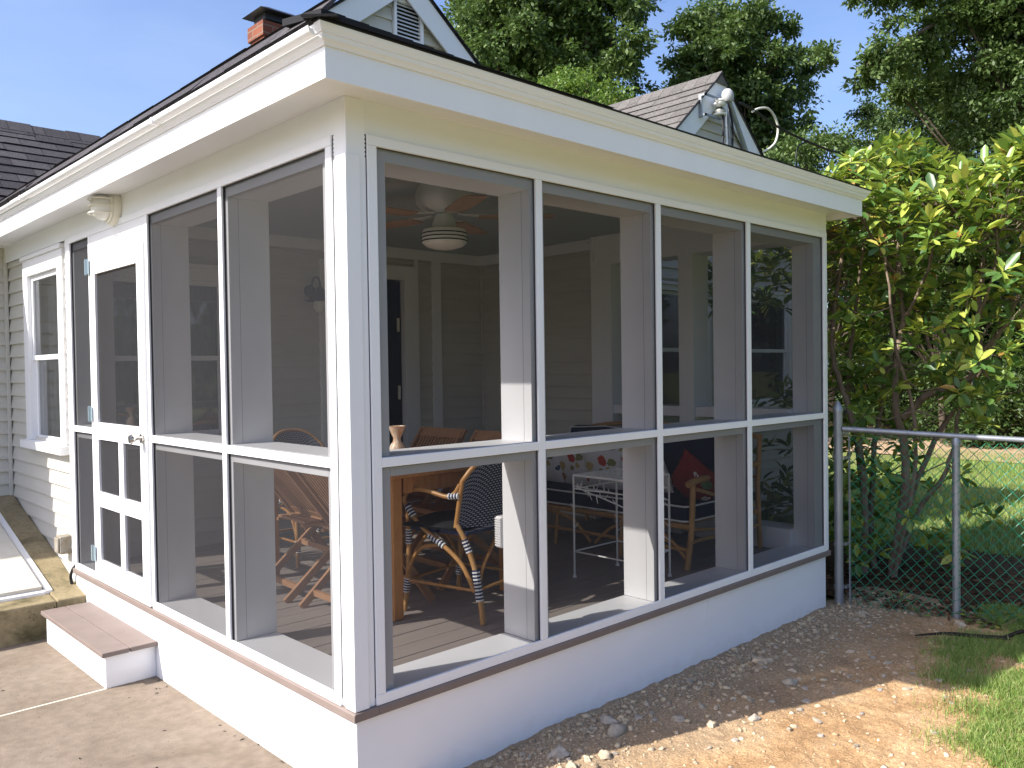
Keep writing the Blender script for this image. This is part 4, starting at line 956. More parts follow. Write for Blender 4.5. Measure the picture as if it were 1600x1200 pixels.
# outlet box on the inner face of the first post
gx = thing('cable_box', 'white ribbed weatherproof box on the porch post behind the cane armchair', 'outlet box')
MB().box(.955, 1.03, PD + .001, PD + .045, .435, .585).build('housing', VINYL, gx, bevel=.006)
mb = MB()
for k in range(12): z = .445 + k * .0115; mb.box(.948, .9548, PD + .004, PD + .042, z, z + .007)
mb.build('ribs', VINYL, gx)

# ceiling fan
fan = thing('ceiling_fan', 'white ceiling fan with ribbed light bowl and wood blades under the porch ceiling', 'ceiling fan', (1.36, 1.10, 2.36))
MB().lathe([(0, 0), (.135, 0), (.155, -.03), (.165, -.07), (.16, -.12), (.13, -.155), (.06, -.175), (0, -.18)][::-1], (0, 0, -.0), 'Z', 32).build('motor_housing', FANWHITE, fan, smooth=True)
MB().lathe([(0, -.26), (.065, -.26), (.07, -.24), (.055, -.20), (.05, -.18), (0, -.179)], (0, 0, 0), 'Z', 24).build('neck', FANWHITE, fan, smooth=True)
lk = MB().lathe([(0, -.385), (.06, -.38), (.105, -.365), (.13, -.345), (.132, -.29), (.12, -.27), (.066, -.262), (0, -.261)], (0, 0, 0), 'Z', 32).build('light_bowl', FRIT, fan, smooth=True)
mb = MB()
for z in (-.295, -.316, -.337): mb.lathe([(.128, z - .003), (.1345, z - .003), (.1345, z + .003), (.128, z + .003)], (0, 0, 0), 'Z', 32)
mb.build('band', DARKMETAL, lk)
for k in range(5):
    a = math.radians(-42 + 72 * k); c, s_ = math.cos(a), math.sin(a)
    mb = MB(); R_p = lambda r, t, z: (r * c - t * s_, r * s_ + t * c, z)
    def strip(mb, prof, th):
        for i in range(len(prof) - 1):
            (r0, w0, z0), (r1, w1, z1) = prof[i], prof[i + 1]; q = .04
            mb.hexa([R_p(r0, -w0, z0 - w0 * q), R_p(r1, -w1, z1 - w1 * q), R_p(r1, w1, z1 + w1 * q), R_p(r0, w0, z0 + w0 * q), R_p(r0, -w0, z0 - w0 * q + th), R_p(r1, -w1, z1 - w1 * q + th), R_p(r1, w1, z1 + w1 * q + th), R_p(r0, w0, z0 + w0 * q + th)])
    strip(mb, [(.20, .05, -.20), (.24, .062, -.20), (.50, .068, -.20), (.60, .066, -.20), (.635, .05, -.20)], .007); bl = mb.build('blade', BLADE, fan)
    mb = MB(); strip(mb, [(.08, .018, -.185), (.16, .016, -.191), (.20, .035, -.192), (.26, .028, -.192)], .006); mb.build('blade_iron', FANWHITE, bl)

# ------------------------------------------------------------------ furniture
ZD = .001
tb = thing('dining_table', 'oiled teak dining table in the middle of the screened porch', 'table', (1.185, 1.50, ZD), 0)
mb = MB(); n = 7
for k in range(n): w = .80 / n; x = -.40 + k * w; mb.box(x + .002, x + w - .002, -.62, .62, .735, .760)
mb.box(-.45, -.402, -.72, .72, .733, .762); mb.box(.402, .45, -.72, .72, .733, .762); mb.box(-.4, .4, -.72, -.622, .733, .762); mb.box(-.4, .4, .622, .72, .733, .762)
mb.build('tabletop', TEAK, tb, bevel=.003)
mb = MB(); mb.box(-.34, .34, -.665, -.640, .645, .7325); mb.box(-.34, .34, .640, .665, .645, .7325); mb.box(-.41, -.385, -.60, .60, .645, .7325); mb.box(.385, .41, -.60, .60, .645, .7325); mb.build('apron', TEAK, tb, bevel=.002)
for sx in (-1, 1):
    for sy in (-1, 1):
        MB().box(sx * .390 - .030, sx * .390 + .030, sy * .65 - .030, sy * .65 + .030, 0, .7325).build('leg', TEAK, tb, bevel=.005)

vs = MB().lathe([(0, 0), (.030, 0), (.046, .02), (.050, .05), (.040, .085), (.024, .105), (.022, .125), (.040, .165), (.052, .195), (.046, .195), (.018, .13), (0, .13)], (0, 0, 0), 'Z', 28).build('vase', VASE, smooth=True)
vs.location = (1.145, 1.30, .765); tag(vs, 'hourglass shaped tan and cream vase on the teak table', 'vase')

def folding(loc, rz, label):
    t = thing('folding_chair', label, 'chair', loc, rz, 'teak folding chairs around the dining table')
    m = TEAK2; w = .215
    lo = lambda s: (Vector((0, .29, 0)), Vector((0, -.38, .86)))
    a0, a1 = Vector((0, .29, .0)), Vector((0, -.36, .85)); b0, b1 = Vector((0, -.30, 0)), Vector((0, .20, .43))
    for sx in (-1, 1):
        o = Vector((sx * w, 0, 0)); MB().bar(a0 + o, a1 + o, .022, .045, (0, 1, 1)).build('back_post', m, t, bevel=.003)
        o = Vector((sx * (w - .028), 0, 0)); MB().bar(b0 + o, b1 + o, .022, .042, (0, 1, 1)).build('leg', m, t, bevel=.003)
    at_ = lambda p, q, k: p + (q - p) * k
    mb = MB()
    top = at_(a0, a1, .985); N = 13
    mb.bar(top + Vector((-w - .025, 0, 0)), top + Vector((w + .025, 0, 0)), .028, .075, (0, -.6, .8)); mb.build('top_rail', m, t, bevel=.004)
    mb = MB(); s0 = at_(a0, a1, .54); s1 = at_(a0, a1, .955)
    for k in range(N):
        x = -w + .03 + (2 * w - .06) * k / (N - 1); mb.bar(s0 + Vector((x, -.005, 0)), s1 + Vector((x, -.005, 0)), .017, .010, (0, 1, 1))
    mb.bar(s0 + Vector((-w + .011, 0, 0)), s0 + Vector((w - .011, 0, 0)), .022, .04, (0, -.6, .8)); mb.build('backrest', m, t)
    mb = MB()
    for k in range(8): y = -.17 + k * .053; mb.box(-w + .045, w - .045, y, y + .040, .418 + .002 * k, .432 + .002 * k)
    mb.box(-w + .045, -w + .07, -.18, .25, .40, .417); mb.box(w - .07, w - .045, -.18, .25, .40, .417); mb.bar((-w + .012, .215, .425), (w - .012, .215, .425), .03, .03)
    mb.build('seat', m, t, bevel=.002)
    mb = MB()
    for p in (at_(b0, b1, .16), at_(a0, a1, .14), at_(b0, b1, .58), at_(a0, a1, .45)):
        ww = w - .04 if p.y * 1 < 99 else w; mb.bar(p + Vector((-ww, 0, 0)), p + Vector((ww, 0, 0)), .022, .032)
    mb.build('stretcher', m, t)
    return t
folding((.86, 1.21, ZD), math.radians(-90), 'teak folding chair nearest the porch corner post, its feet closest to the side screen')
folding((.86, 1.72, ZD), math.radians(-93), 'teak folding chair further along the left side of the table')
folding((1.60, 1.88, ZD), math.radians(92), 'teak folding chair behind the table, its top rail crossing the back door trim')
folding((1.60, 1.33, ZD), math.radians(88), 'teak folding chair behind the table partly hidden by the white post')

def wrap(mb, a, b, r, n=7):
    n = int(n * 1.45)
    """alternate navy and white cord rings from a to b"""
    a, b = Vector(a), Vector(b)
    for i in range(n):
        mb.m = i % 2; p = a + (b - a) * (i / n); q = a + (b - a) * ((i + .92) / n); mb.tube([p, p + (q - p) * .15, q - (q - p) * .15, q], [r * .93, r, r, r * .93], 8)
    mb.m = 0
def rattan(loc, rz, label, cushion=False):
    t = thing('rattan_armchair', label, 'armchair', loc, rz, 'cane bistro armchairs with navy and white weave')
    # seat
    def seat_fn(u, v):
        x = (u - .5) * .47 * (1 - .06 * (1 - v)); y = -.20 + .43 * v
        rr = max(0, abs(u - .5) * 2); y = y - (.05 * rr ** 3 if v > .5 else -.02 * rr ** 3)
        return (x, y, .445 - .014 * math.sin(math.pi * u) * math.sin(math.pi * v) + .004)
    mb = MB(); mb.grid(seat_fn, 16, 14, (.47, .43), .02); s = mb.build('seat', WEAVE, t, smooth=True)
    # back: arched panel curved in plan
    def back_fn(u, v):
        x = (u - .5) * 2; top = .86 - .15 * abs(x) ** 2.8; bot = .475
        z = bot + (top - bot) * v; wd = .235 * (1 - .05 * v)
        y = -.225 + .10 * x * x - .035 * v
        return (x * wd, y, z)
    mb = MB(); mb.grid(back_fn, 18, 14, (.47, .40), .016); mb.build('backrest', WEAVE, t, smooth=True)
    ring = [back_fn(0, k / 8) for k in range(9)] + [back_fn(k / 16, 1) for k in range(1, 17)] + [back_fn(1, 1 - k / 8) for k in range(1, 9)]
    MB().tube([(p[0] * 1.02, p[1], p[2] + .004) for p in ring], .013, 8).build('back_frame', CANE, t, smooth=True)
    for sx in (-1, 1):
        R = .0145
        rear = [(sx * .215, -.27, 0), (sx * .210, -.235, .22), (sx * .220, -.175, .40), (sx * .238, -.130, .495)]
        MB().tube(curve(rear), R, 9).build('leg', CANE2, t, smooth=True)
        front = [(sx * .235, .235, 0), (sx * .222, .215, .20), (sx * .225, .205, .43), (sx * .245, .190, .54)]
        MB().tube(curve(front), R, 9).build('leg', CANE2, t, smooth=True)
        arm = [(sx * .231, -.150, .70), (sx * .240, -.122, .655), (sx * .255, -.08, .635), (sx * .265, .05, .660), (sx * .262, .150, .655), (sx * .255, .205, .61), (sx * .25, .185, .545), (sx * .245, .09, .46), (sx * .238, -.03, .385), (sx * .228, -.15, .29), (sx * .222, -.225, .16)]
        MB().tube(curve(arm), .0125, 9).build('armrest', CANE, t, smooth=True)
        arch = [(sx * .232, .235, .12), (sx * .228, .20, .24), (sx * .225, .12, .345), (sx * .225, .0, .375)]
        mb = MB(); mb.tube(curve(arch), .011, 8)
        arch2 = [(sx * .218, -.235, .12), (sx * .17, -.238, .27), (sx * .06, -.225, .37), (0, -.21, .41)]
        mb.tube(curve(arch2), .009, 8); mb.tube(curve([(sx * .228, .225, .12), (sx * .17, .225, .28), (sx * .05, .21, .40)]), .009, 8)
        mb.tube([(sx * .226, .22, .165), (sx * .218, -.235, .165)], .0085, 8)
        mb.build('brace', CANE, t, smooth=True)
        mb = MB()
        wrap(mb, (sx * .2125, -.250, .115), (sx * .209, -.224, .27), .0205, 13); wrap(mb, (sx * .2165, -.192, .355), (sx * .2235, -.165, .42), .0175, 6)
        wrap(mb, (sx * .228, .229, .10), (sx * .224, .219, .175), .0195, 8); wrap(mb, (sx * .223, .207, .36), (sx * .225, .206, .44), .0175, 8)
        wrap(mb, (sx * .247, .150, .515), (sx * .252, .192, .57), .0185, 6); wrap(mb, (sx * .241, .05, .425), (sx * .238, -.045, .375), .0175, 8)
        wrap(mb, (sx * .244, -.15, .642), (sx * .252, -.09, .637), .0165, 5)
        mb.build('binding', [WHITECORD, NAVYCORD], t)
    MB().tube([(-.22, .217, .165), (.22, .217, .165)], .0085, 8).tube([(-.215, -.235, .165), (.215, -.235, .165)], .0085, 8).build('stretcher', CANE, t, smooth=True)
    return t
rattan((1.20, .765, ZD), math.radians(12), 'cane armchair with navy and white woven back at the near end of the table')
rattan((1.24, 2.46, ZD), math.radians(180), 'cane armchair at the far end of the table, only its rounded back showing')
def pillow(name, loc, rot, sx, sy, sz, m, label, cat='cushion', group=None, piping=None):
    def fn(u, v, sgn):
        a, b = u * 2 - 1, v * 2 - 1; k = (1 - abs(a) ** 2.6) * (1 - abs(b) ** 2.6); pinch = 1 - .10 * (1 - abs(a * b)) * (abs(a) ** 3 + abs(b) ** 3) * .5
        return (a * sx * pinch, sgn * sy * max(k, 0) ** .42, b * sz * pinch)
    mb = MB(); mb.grid(lambda u, v: fn(u, v, 1), 18, 18); mb.grid(lambda u, v: fn(1 - u, v, -1), 18, 18)
    o = mb.build(name, m, smooth=True); o.location = loc; o.rotation_euler = rot; tag(o, label, cat, group)
    return o
sb = MB(); sb.grid(lambda u, v: ((u - .5) * .40 * (1 + .1 * math.sin(v * 3)), (v - .5) * .36, .012 + .035 * math.sin(math.pi * u) ** .5 * math.sin(math.pi * v) ** .5), 14, 14, thick=.01)
o = sb.build('seat_cushion', BLACKCLOTH, smooth=True); o.location = (1.13, .80, .462); o.rotation_euler = (0, 0, .36); tag(o, 'flat black cushion lying on the seat of the near cane armchair', 'cushion')

# sofa along the far wall, facing -X
sf = thing('rattan_sofa', 'bamboo framed sofa with navy cushions and white piping along the far wall', 'sofa', (3.12, 1.16, ZD), 0)
def softbox(x0, x1, y0, y1, z0, z1, r=.03, puff=.015):
    mb = MB(); 
    def shell(u, v):
        th = (v - .5) * math.pi; ph = u * 2 * math.pi
        e = .22; cs = lambda w: math.copysign(abs(math.cos(w)) ** e, math.cos(w)); sn = lambda w: math.copysign(abs(math.sin(w)) ** e, math.sin(w))
        return ((x0 + x1) / 2 + (x1 - x0) / 2 * cs(th) * cs(ph), (y0 + y1) / 2 + (y1 - y0) / 2 * cs(th) * sn(ph), (z0 + z1) / 2 + (z1 - z0) / 2 * sn(th))
    mb.grid(shell, 48, 18); return mb
def rect_loop(x0, x1, y0, y1, z, r=.035):
    out = []
    for cx, cy, a0 in ((x1 - r, y1 - r, 0), (x0 + r, y1 - r, 90), (x0 + r, y0 + r, 180), (x1 - r, y0 + r, 270)):
        for k in range(5): a = math.radians(a0 + k * 22.5); out.append((cx + r * math.cos(a), cy + r * math.sin(a), z))
    return out
X0, X1, Y0s, Y1s = -.42, .40, -.80, .80
sc2 = softbox(X0, X1 - .1, Y0s + .02, Y1s - .02, .285, .405).build('seat_cushion', NAVY, sf, smooth=True)
mb = MB(); mb.tube(rect_loop(X0 - .002, X1 - .1, Y0s + .018, Y1s - .018, .392), .006, 6, closed=True); mb.tube(rect_loop(X0 - .002, X1 - .1, Y0s + .018, Y1s - .018, .298), .006, 6, closed=True); mb.build('piping', WHITECORD, sc2, smooth=True)
for (a, b) in ((Y0s + .03, -.01), (.01, Y1s - .03)):
    c = softbox(.16, .32, a, b, .40, .815).build('back_cushion', NAVY, sf, smooth=True); c.rotation_euler = (0, math.radians(6), 0); c.location = (-.06, 0, .03)
    lp = [(.162, y, z) for (y, z) in [(a + .02, .41), (a + .005, .60), (a + .02, .79), ((a + b) / 2, .812), (b - .02, .79), (b - .005, .60), (b - .02, .41), ((a + b) / 2, .405)]]
    MB().tube(lp, .005, 6, closed=True).tube([(q[0] + .15, q[1], q[2]) for q in lp], .005, 6, closed=True).build('piping', WHITECORD, c)
for yy in (Y0s, Y1s):
    fx, rx = -.40, .40
    MB().tube(curve([(fx - .05, yy, 0), (fx + .0, yy, .22), (fx + .02, yy, .46), (fx + .02, yy, .545)]), .019, 9).build('leg', CANE2, sf, smooth=True)
    MB().tube([(rx + .03, yy, 0), (rx - .0, yy, .45), (rx + .04, yy, .80)], .018, 9).build('leg', CANE2, sf, smooth=True)
    MB().tube(curve([(fx - .03, yy, .535), (fx + .1, yy, .555), (.1, yy, .56), (rx, yy, .60)]), .021, 9).tube([(fx + .05, yy, .50), (rx - .05, yy, .31)], .013, 8).build('armrest', CANE2, sf, smooth=True)
    MB().tube([(fx - .03, yy, .17), (rx, yy, .17)], .013, 8).tube([(fx, yy, .25), (rx - .1, yy, .03 + .13)], .011, 8).build('stretcher', CANE2, sf, smooth=True)
mb = MB(); mb.tube([(-.40, Y0s, .262), (-.40, Y1s, .262)], .019, 8); mb.tube([(.38, Y0s, .262), (.38, Y1s, .262)], .018, 8)
for k in range(9): y = Y0s + .1 + k * .175; mb.tube([(-.4, y, .262), (.38, y, .262)], .009, 6)
mb.build('seat_frame', CANE2, sf, smooth=True)
mb = MB(); mb.tube([(-.42, Y0s, .12), (-.42, Y1s, .12)], .013, 8)
for c in (-.4, .4): mb.tube(curve([(-.42, c - .38, .06), (-.42, c - .22, .19), (-.42, c, .235), (-.42, c + .22, .19), (-.42, c + .38, .06)]), .012, 8)
mb.tube([(-.41, Y0s, .10), (-.41, -.35, .25)], .012, 8)
mb.build('front_brace', CANE2, sf, smooth=True)
for yy in (-.25, .35): MB().tube([(-.43, yy, 0), (-.40, yy, .262)], .015, 8).build('leg', CANE2, sf, smooth=True)
mb = MB(); mb.tube(curve([(.42, Y0s, .78), (.44, -.4, .83), (.44, .4, .83), (.42, Y1s, .78)]), .018, 8); mb.tube([(.41, Y0s, .5), (.41, Y1s, .5)], .012, 8); mb.build('back_frame', CANE2, sf, smooth=True)
R = math.radians
pillow('throw_pillow', (2.98, 1.83, .545), (R(-14), 0, R(78)), .185, .065, .175, BIRDS, 'white printed cushion with bird shapes at the far left end of the sofa', group=None)
pillow('throw_pillow', (2.96, 1.53, .545), (R(-14), R(6), R(86)), .185, .065, .175, BIRDS, 'white printed cushion leaning second from the left on the sofa')
pillow('throw_pillow', (2.94, 1.24, .55), (R(-16), R(-5), R(95)), .185, .065, .175, BIRDS, 'printed cushion behind the wire table, right of the other printed ones')
pillow('throw_pillow', (2.95, .84, .555), (R(-18), R(10), R(72)), .165, .06, .165, IVORY, 'plain ivory cushion with a blue corner beside the red cushion')
pillow('throw_pillow', (2.97, .50, .52), (R(-24), R(-38), R(100)), .165, .06, .165, REDCLOTH, 'red cushion with pale leaf print at the near end of the sofa')

# white wire side table
wt = thing('wire_table', 'white wire side table with twig shaped rods in front of the sofa', 'side table', (2.27, .555, ZD), 0)
hx, hy, ht = .205, .205, .625
for sx in (-1, 1):
    for sy in (-1, 1):
        MB().tube([(sx * hx, sy * hy, .004), (sx * hx, sy * hy, ht)], .0065, 8).lathe([(0, 0), (.013, 0), (.012, .012), (.007, .018)], (sx * hx, sy * hy, 0), 'Z', 10).build('leg', WHITEMETAL, wt, smooth=True)
mb = MB(); fr_ = [(-hx, -hy), (hx, -hy), (hx, hy), (-hx, hy)]
mb.tube([(x, y, ht) for x, y in fr_], .0065, 6, closed=True)
rr = random.Random(3)
for k in range(9):
    t = -hx + 2 * hx * (k + 1) / 10
    mb.tube(curve([(t, -hy, ht), (t + rr.uniform(-.015, .015), -hy * .3, ht + .001), (t + rr.uniform(-.015, .015), hy * .4, ht), (t, hy, ht)], 3), .0028, 5)
    mb.tube(curve([(-hx, t, ht + .003), (-hx * .3, t + rr.uniform(-.015, .015), ht + .003), (hx * .4, t + rr.uniform(-.015, .015), ht + .003), (hx, t, ht + .003)], 3), .0028, 5)
mb.build('tabletop', WHITEMETAL, wt)
mb = MB(); mb.tube([(x, y, .16) for x, y in fr_], .005, 6, closed=True); mb.build('stretcher', WHITEMETAL, wt)
mb = MB()
def twig(p, q, dip, side):
    p, q = Vector(p), Vector(q); c = curve([p, p.lerp(q, .3) + Vector((0, 0, -dip * .35)), p.lerp(q, .6) + Vector((0, 0, -dip * .6)), q + Vector((0, 0, -dip))], 4); mb.tube(c, .0042, 6)
    for i in range(2, len(c) - 1, 2):
        d = Vector((rr.uniform(-.02, .02), rr.uniform(-.02, .02), rr.choice((-1, 1)) * rr.uniform(.02, .045))); mb.tube([c[i], c[i] + d], [.0035, .002], 5)
for a, b in ((0, 1), (3, 0), (3, 2), (2, 1)):
    A, Bq = fr_[a], fr_[b]; twig((*A, ht - .06), (*Bq, ht - .06), .10, 1); twig((*A, ht - .08), (*Bq, ht - .05), .03, -1)
for x, y in fr_:
    for z in (.30, .42, .22): mb.tube([(x, y, z), (x + rr.uniform(-.035, .035), y + rr.uniform(-.035, .035), z + .035)], [.0035, .002], 5)
mb.build('twig_rods', WHITEMETAL, wt)

# ------------------------------------------------------------------ service mast and wires
ms = thing('service_mast', 'grey electrical weatherhead and insulators on the small rear gable', 'electrical mast', (5.50, 1.86, 3.42))
MB().tube([(.05, -.05, .0), (.02, -.06, .42)], .012, 12).tube([(.03, -.06, .43), (.26, -.06, .10), (.40, -.05, -.08)], .024, 10).build('conduit', GALV, ms, smooth=True)
MB().lathe([(0, .42), (.045, .42), (.060, .44), (.062, .48), (.052, .52), (.028, .545), (0, .55)], (0, -.06, 0), 'Z', 20).build('weatherhead', GREYCAP, ms, smooth=True)
mb = MB(); mb.box(-.36, -.34, .0, .03, .22, .44); mb.box(-.36, -.10, -.05, -.035, .42, .438); mb.box(-.36, -.10, -.05, -.035, .23, .248); mb.box(-.36, -.34, -.05, .0, .42, .438); mb.box(-.36, -.34, -.05, .0, .23, .248); mb.build('bracket', GALV, ms)
mb = MB()
for z in (.30, .40): mb.lathe([(.02, z - .04), (.06, z - .03), (.065, z - .015), (.03, z), (.05, z + .012), (.02, z + .03)], (-.12, -.045, 0), 'Z', 18)
mb.build('insulator', FRIT, ms, smooth=True)
mb = MB(); mb.tube(curve([(-.02, -.08, .40), (.02, -.10, .20), (-.02, -.12, -.05), (-.06, -.14, -.35)]), .012, 6); mb.tube(curve([(-.12, -.08, .28), (-.14, -.10, .1), (-.20, -.12, -.1), (-.24, -.13, -.35)]), .012, 6); mb.build('lead', BLACKRUB, ms, smooth=True)
MB().tube(curve([(-.08, -.09, .30), (-.10, -.11, .05), (-.09, -.13, -.35)]), .010, 6).build('lead', WHITEMETAL, ms, smooth=True)
lo = MB().tube(curve([(5.96, 1.80, 3.84), (6.10, 1.80, 3.90), (6.28, 1.80, 3.93), (6.42, 1.80, 3.86), (6.47, 1.80, 3.75), (6.42, 1.80, 3.62), (6.30, 1.80, 3.53), (6.20, 1.82, 3.48)]), .012, 8)
tag(lo.build('cable_loop', CREAMPLASTIC, smooth=True), 'cream cable looping out from the small rear gable', 'cable')
pl_ = [(5.72, 1.80, 3.88), (5.97, 1.8, 3.86), (6.5, 1.75, 3.74), (7.4, 1.6, 3.62), (9.0, 1.3, 3.52), (12, .8, 3.6), (18, -.2, 4.6)]
w1 = MB().tube(curve(pl_), .013, 6); w1.tube(curve([(6.9, 1.7, 3.68), (6.72, 1.7, 3.60), (6.66, 1.7, 3.46), (6.70, 1.7, 3.34)]), .008, 6)
tag(w1.build('power_line', BLACKRUB, smooth=True), 'black service cable running from the rear gable off to the right', 'power line')

# ------------------------------------------------------------------ chain link fence
fn_ = thing('chain_link_fence', 'green chain link fence with galvanised posts and top rail right of the porch', 'fence', (0, 0, 0))
FA, FB = Vector((3.925, -.03, 0)), Vector((4.13, -.725, 0)); FC = FB + (FB - FA) * 3.0; FZ = -.42
def post(p, r, z1, term):
    mb = MB(); prof = [(0, FZ), (r, FZ), (r, z1 - .05), (r * 1.13, z1 - .05), (r * 1.13, z1 - .02), (r * .8, z1 - .005), (r * .35, z1 + .02), (0, z1 + .03)] if term else [(0, FZ), (r, FZ), (r, z1 - .06), (r * 1.15, z1 - .06), (r * 1.15, z1 - .03), (r * .55, z1), (0, z1)]
    mb.lathe(prof, tuple(p), 'Z', 18); return mb.build('fence_post', GALV, fn_, smooth=True)
p1 = post(FA, .030, 1.0, True); p2 = post(FB, .0245, .80, False); post(FC, .0245, .72, False)
mb = MB()
for z in (.79, .62, .02, -.28): mb.lathe([(.031, z), (.034, z), (.034, z + .022), (.031, z + .022)], tuple(FA), 'Z', 18); mb.box(FA.x + .02, FA.x + .075, FA.y - .045, FA.y - .030, z, z + .02)
mb.build('tension_band', GALV, p1)
ra, rb, rc = FA + Vector((.004, -.03, .832)), FB + Vector((.0, 0, .80)), FC + Vector((0, 0, .72))
MB().tube([ra, rb, rc], .019, 12).build('top_rail', GALV, fn_, smooth=True)
MB().bar(FA + Vector((.025, -.068, -.38)), FA + Vector((.025, -.068, .78)), .008, .014).build('tension_bar', GALV, fn_)
# diamond mesh: two families of slanting wires, each clipped to the panel
def panel(A, Bp, zt0, zt1, name='wire_mesh'):
    d = (Bp - A); Ln = d.length; d.normalize(); nrm = Vector((-d.y, d.x, 0)); mb = MB(); st_ = .0715; zb = FZ + .02
    for sg in (-1, 1):
        s0 = -1.4
        while s0 < Ln + 1.4:
            pts = []; H_ = max(zt0, zt1) - zb
            for k in range(0, 65):
                s = s0 + sg * (k / 64) * H_ * .92; z = zb + k / 64 * H_; zt = zt0 + (zt1 - zt0) * max(0, min(1, s / Ln))
                ins = 0 <= s <= Ln and z <= zt
                if ins: pts.append((s, z))
            if len(pts) > 1:
                (sa, za), (sb_, zb_) = pts[0], pts[-1]
                cells = max(1, int((zb_ - za) / .0385)); q = []
                for k in range(cells * 2 + 1):
                    t = k / (cells * 2); off = sg * .0022 * (1 if k % 2 else -1)
                    q.append(A + d * (sa + (sb_ - sa) * t) + nrm * (-.022 + off) + Vector((0, 0, za + (zb_ - za) * t)))
                mb.tube(q, .0021, 4, cap=False)
            s0 += st_
    return mb.build(name, GREENVINYL, fn_)
panel(FA + Vector((.02, -.066, 0)), FB, .81, .78); panel(FB, FC, .78, .70)
for t in (.12, .34, .6, .8):
    mb = MB(); p = ra.lerp(rb, t); mb.tube([p + Vector((.022 * math.cos(a), 0, .022 * math.sin(a))) for a in np.linspace(0, 6.0, 10)], .0018, 4)
    mb.build('tie_wire', GALV, fn_)
for z in (.3, -.05):
    mb = MB(); mb.tube([FB + Vector((.027 * math.cos(a), .027 * math.sin(a), z)) for a in np.linspace(0, 6.0, 12)], .002, 4)
    mb.build('tie_wire', GALV, fn_)

# ------------------------------------------------------------------ foliage
def leaves_np(C, Dn, N_, Ln, Wd, fold=.25, curl=.0):
    """C base, Dn unit direction, N_ approx normal, Ln/Wd arrays -> verts, quads (two per leaf, folded on the midrib)"""
    Sd = np.cross(Dn, N_); Sd /= np.linalg.norm(Sd, axis=1, keepdims=True) + 1e-9; Nn = np.cross(Sd, Dn)
    L_ = Ln[:, None]; W_ = Wd[:, None]
    tip = C + Dn * L_ - Nn * (curl * L_)
    def sd(t, k, sg): return C + Dn * (L_ * t) + Sd * (sg * W_ * k) + Nn * (fold * W_ * k - curl * L_ * t * t)
    v = np.stack([C, sd(.35, .46, -1), sd(.75, .42, -1), tip, sd(.75, .42, 1), sd(.35, .46, 1)], 1)
    o = (np.arange(len(C)) * 6)[:, None]
    f = np.concatenate([o + np.array([[0, 1, 2, 3]]), o + np.array([[0, 3, 4, 5]])])
    return v.reshape(-1, 3), f
def unit(a): return a / (np.linalg.norm(a, axis=-1, keepdims=True) + 1e-9)
def crown_mesh(name, clumps, per, lsize, m, parent, seed=0, flat=.6, droop=.3):
    """clumps: array (n,4) centre + radius"""
    rg = np.random.default_rng(seed); n = len(clumps); cnt = np.maximum(8, (per * rg.uniform(.5, 1.5, n)).astype(int)); idx = np.repeat(np.arange(n), cnt); T = len(idx)
    d = unit(rg.normal(size=(T, 3))); r = rg.random(T) ** .45; cl = clumps[idx]
    # each clump is itself a few twigs
    tw = unit(rg.normal(size=(n, 7, 3))); ti = rg.integers(0, 7, T); tdir = tw[idx, ti]
    off = (d * .42 + tdir * .75) * (r * cl[:, 3])[:, None]; off[:, 2] *= flat
    C = cl[:, :3] + off; Dn = unit(unit(off + 1e-6) * .7 + rg.normal(size=(T, 3)) * .6 + np.array([0, 0, -droop])); Nn = unit(np.array([0, 0, 1.0]) + rg.normal(size=(T, 3)) * .55)
    Ln = lsize * rg.uniform(.6, 1.3, T)
    Sd = unit(np.cross(Dn, Nn)); w = (Ln * .25)[:, None]; q = rg.uniform(-.25, .25, (T, 1))
    v = np.stack([C, C + Dn * (Ln * .5)[:, None] - Sd * w + Nn * w * q, C + Dn * Ln[:, None], C + Dn * (Ln * .5)[:, None] + Sd * w + Nn * w * q], 1).reshape(-1, 3)
    return np_mesh(name, v, np.arange(T * 4).reshape(-1, 4), m, parent=parent)
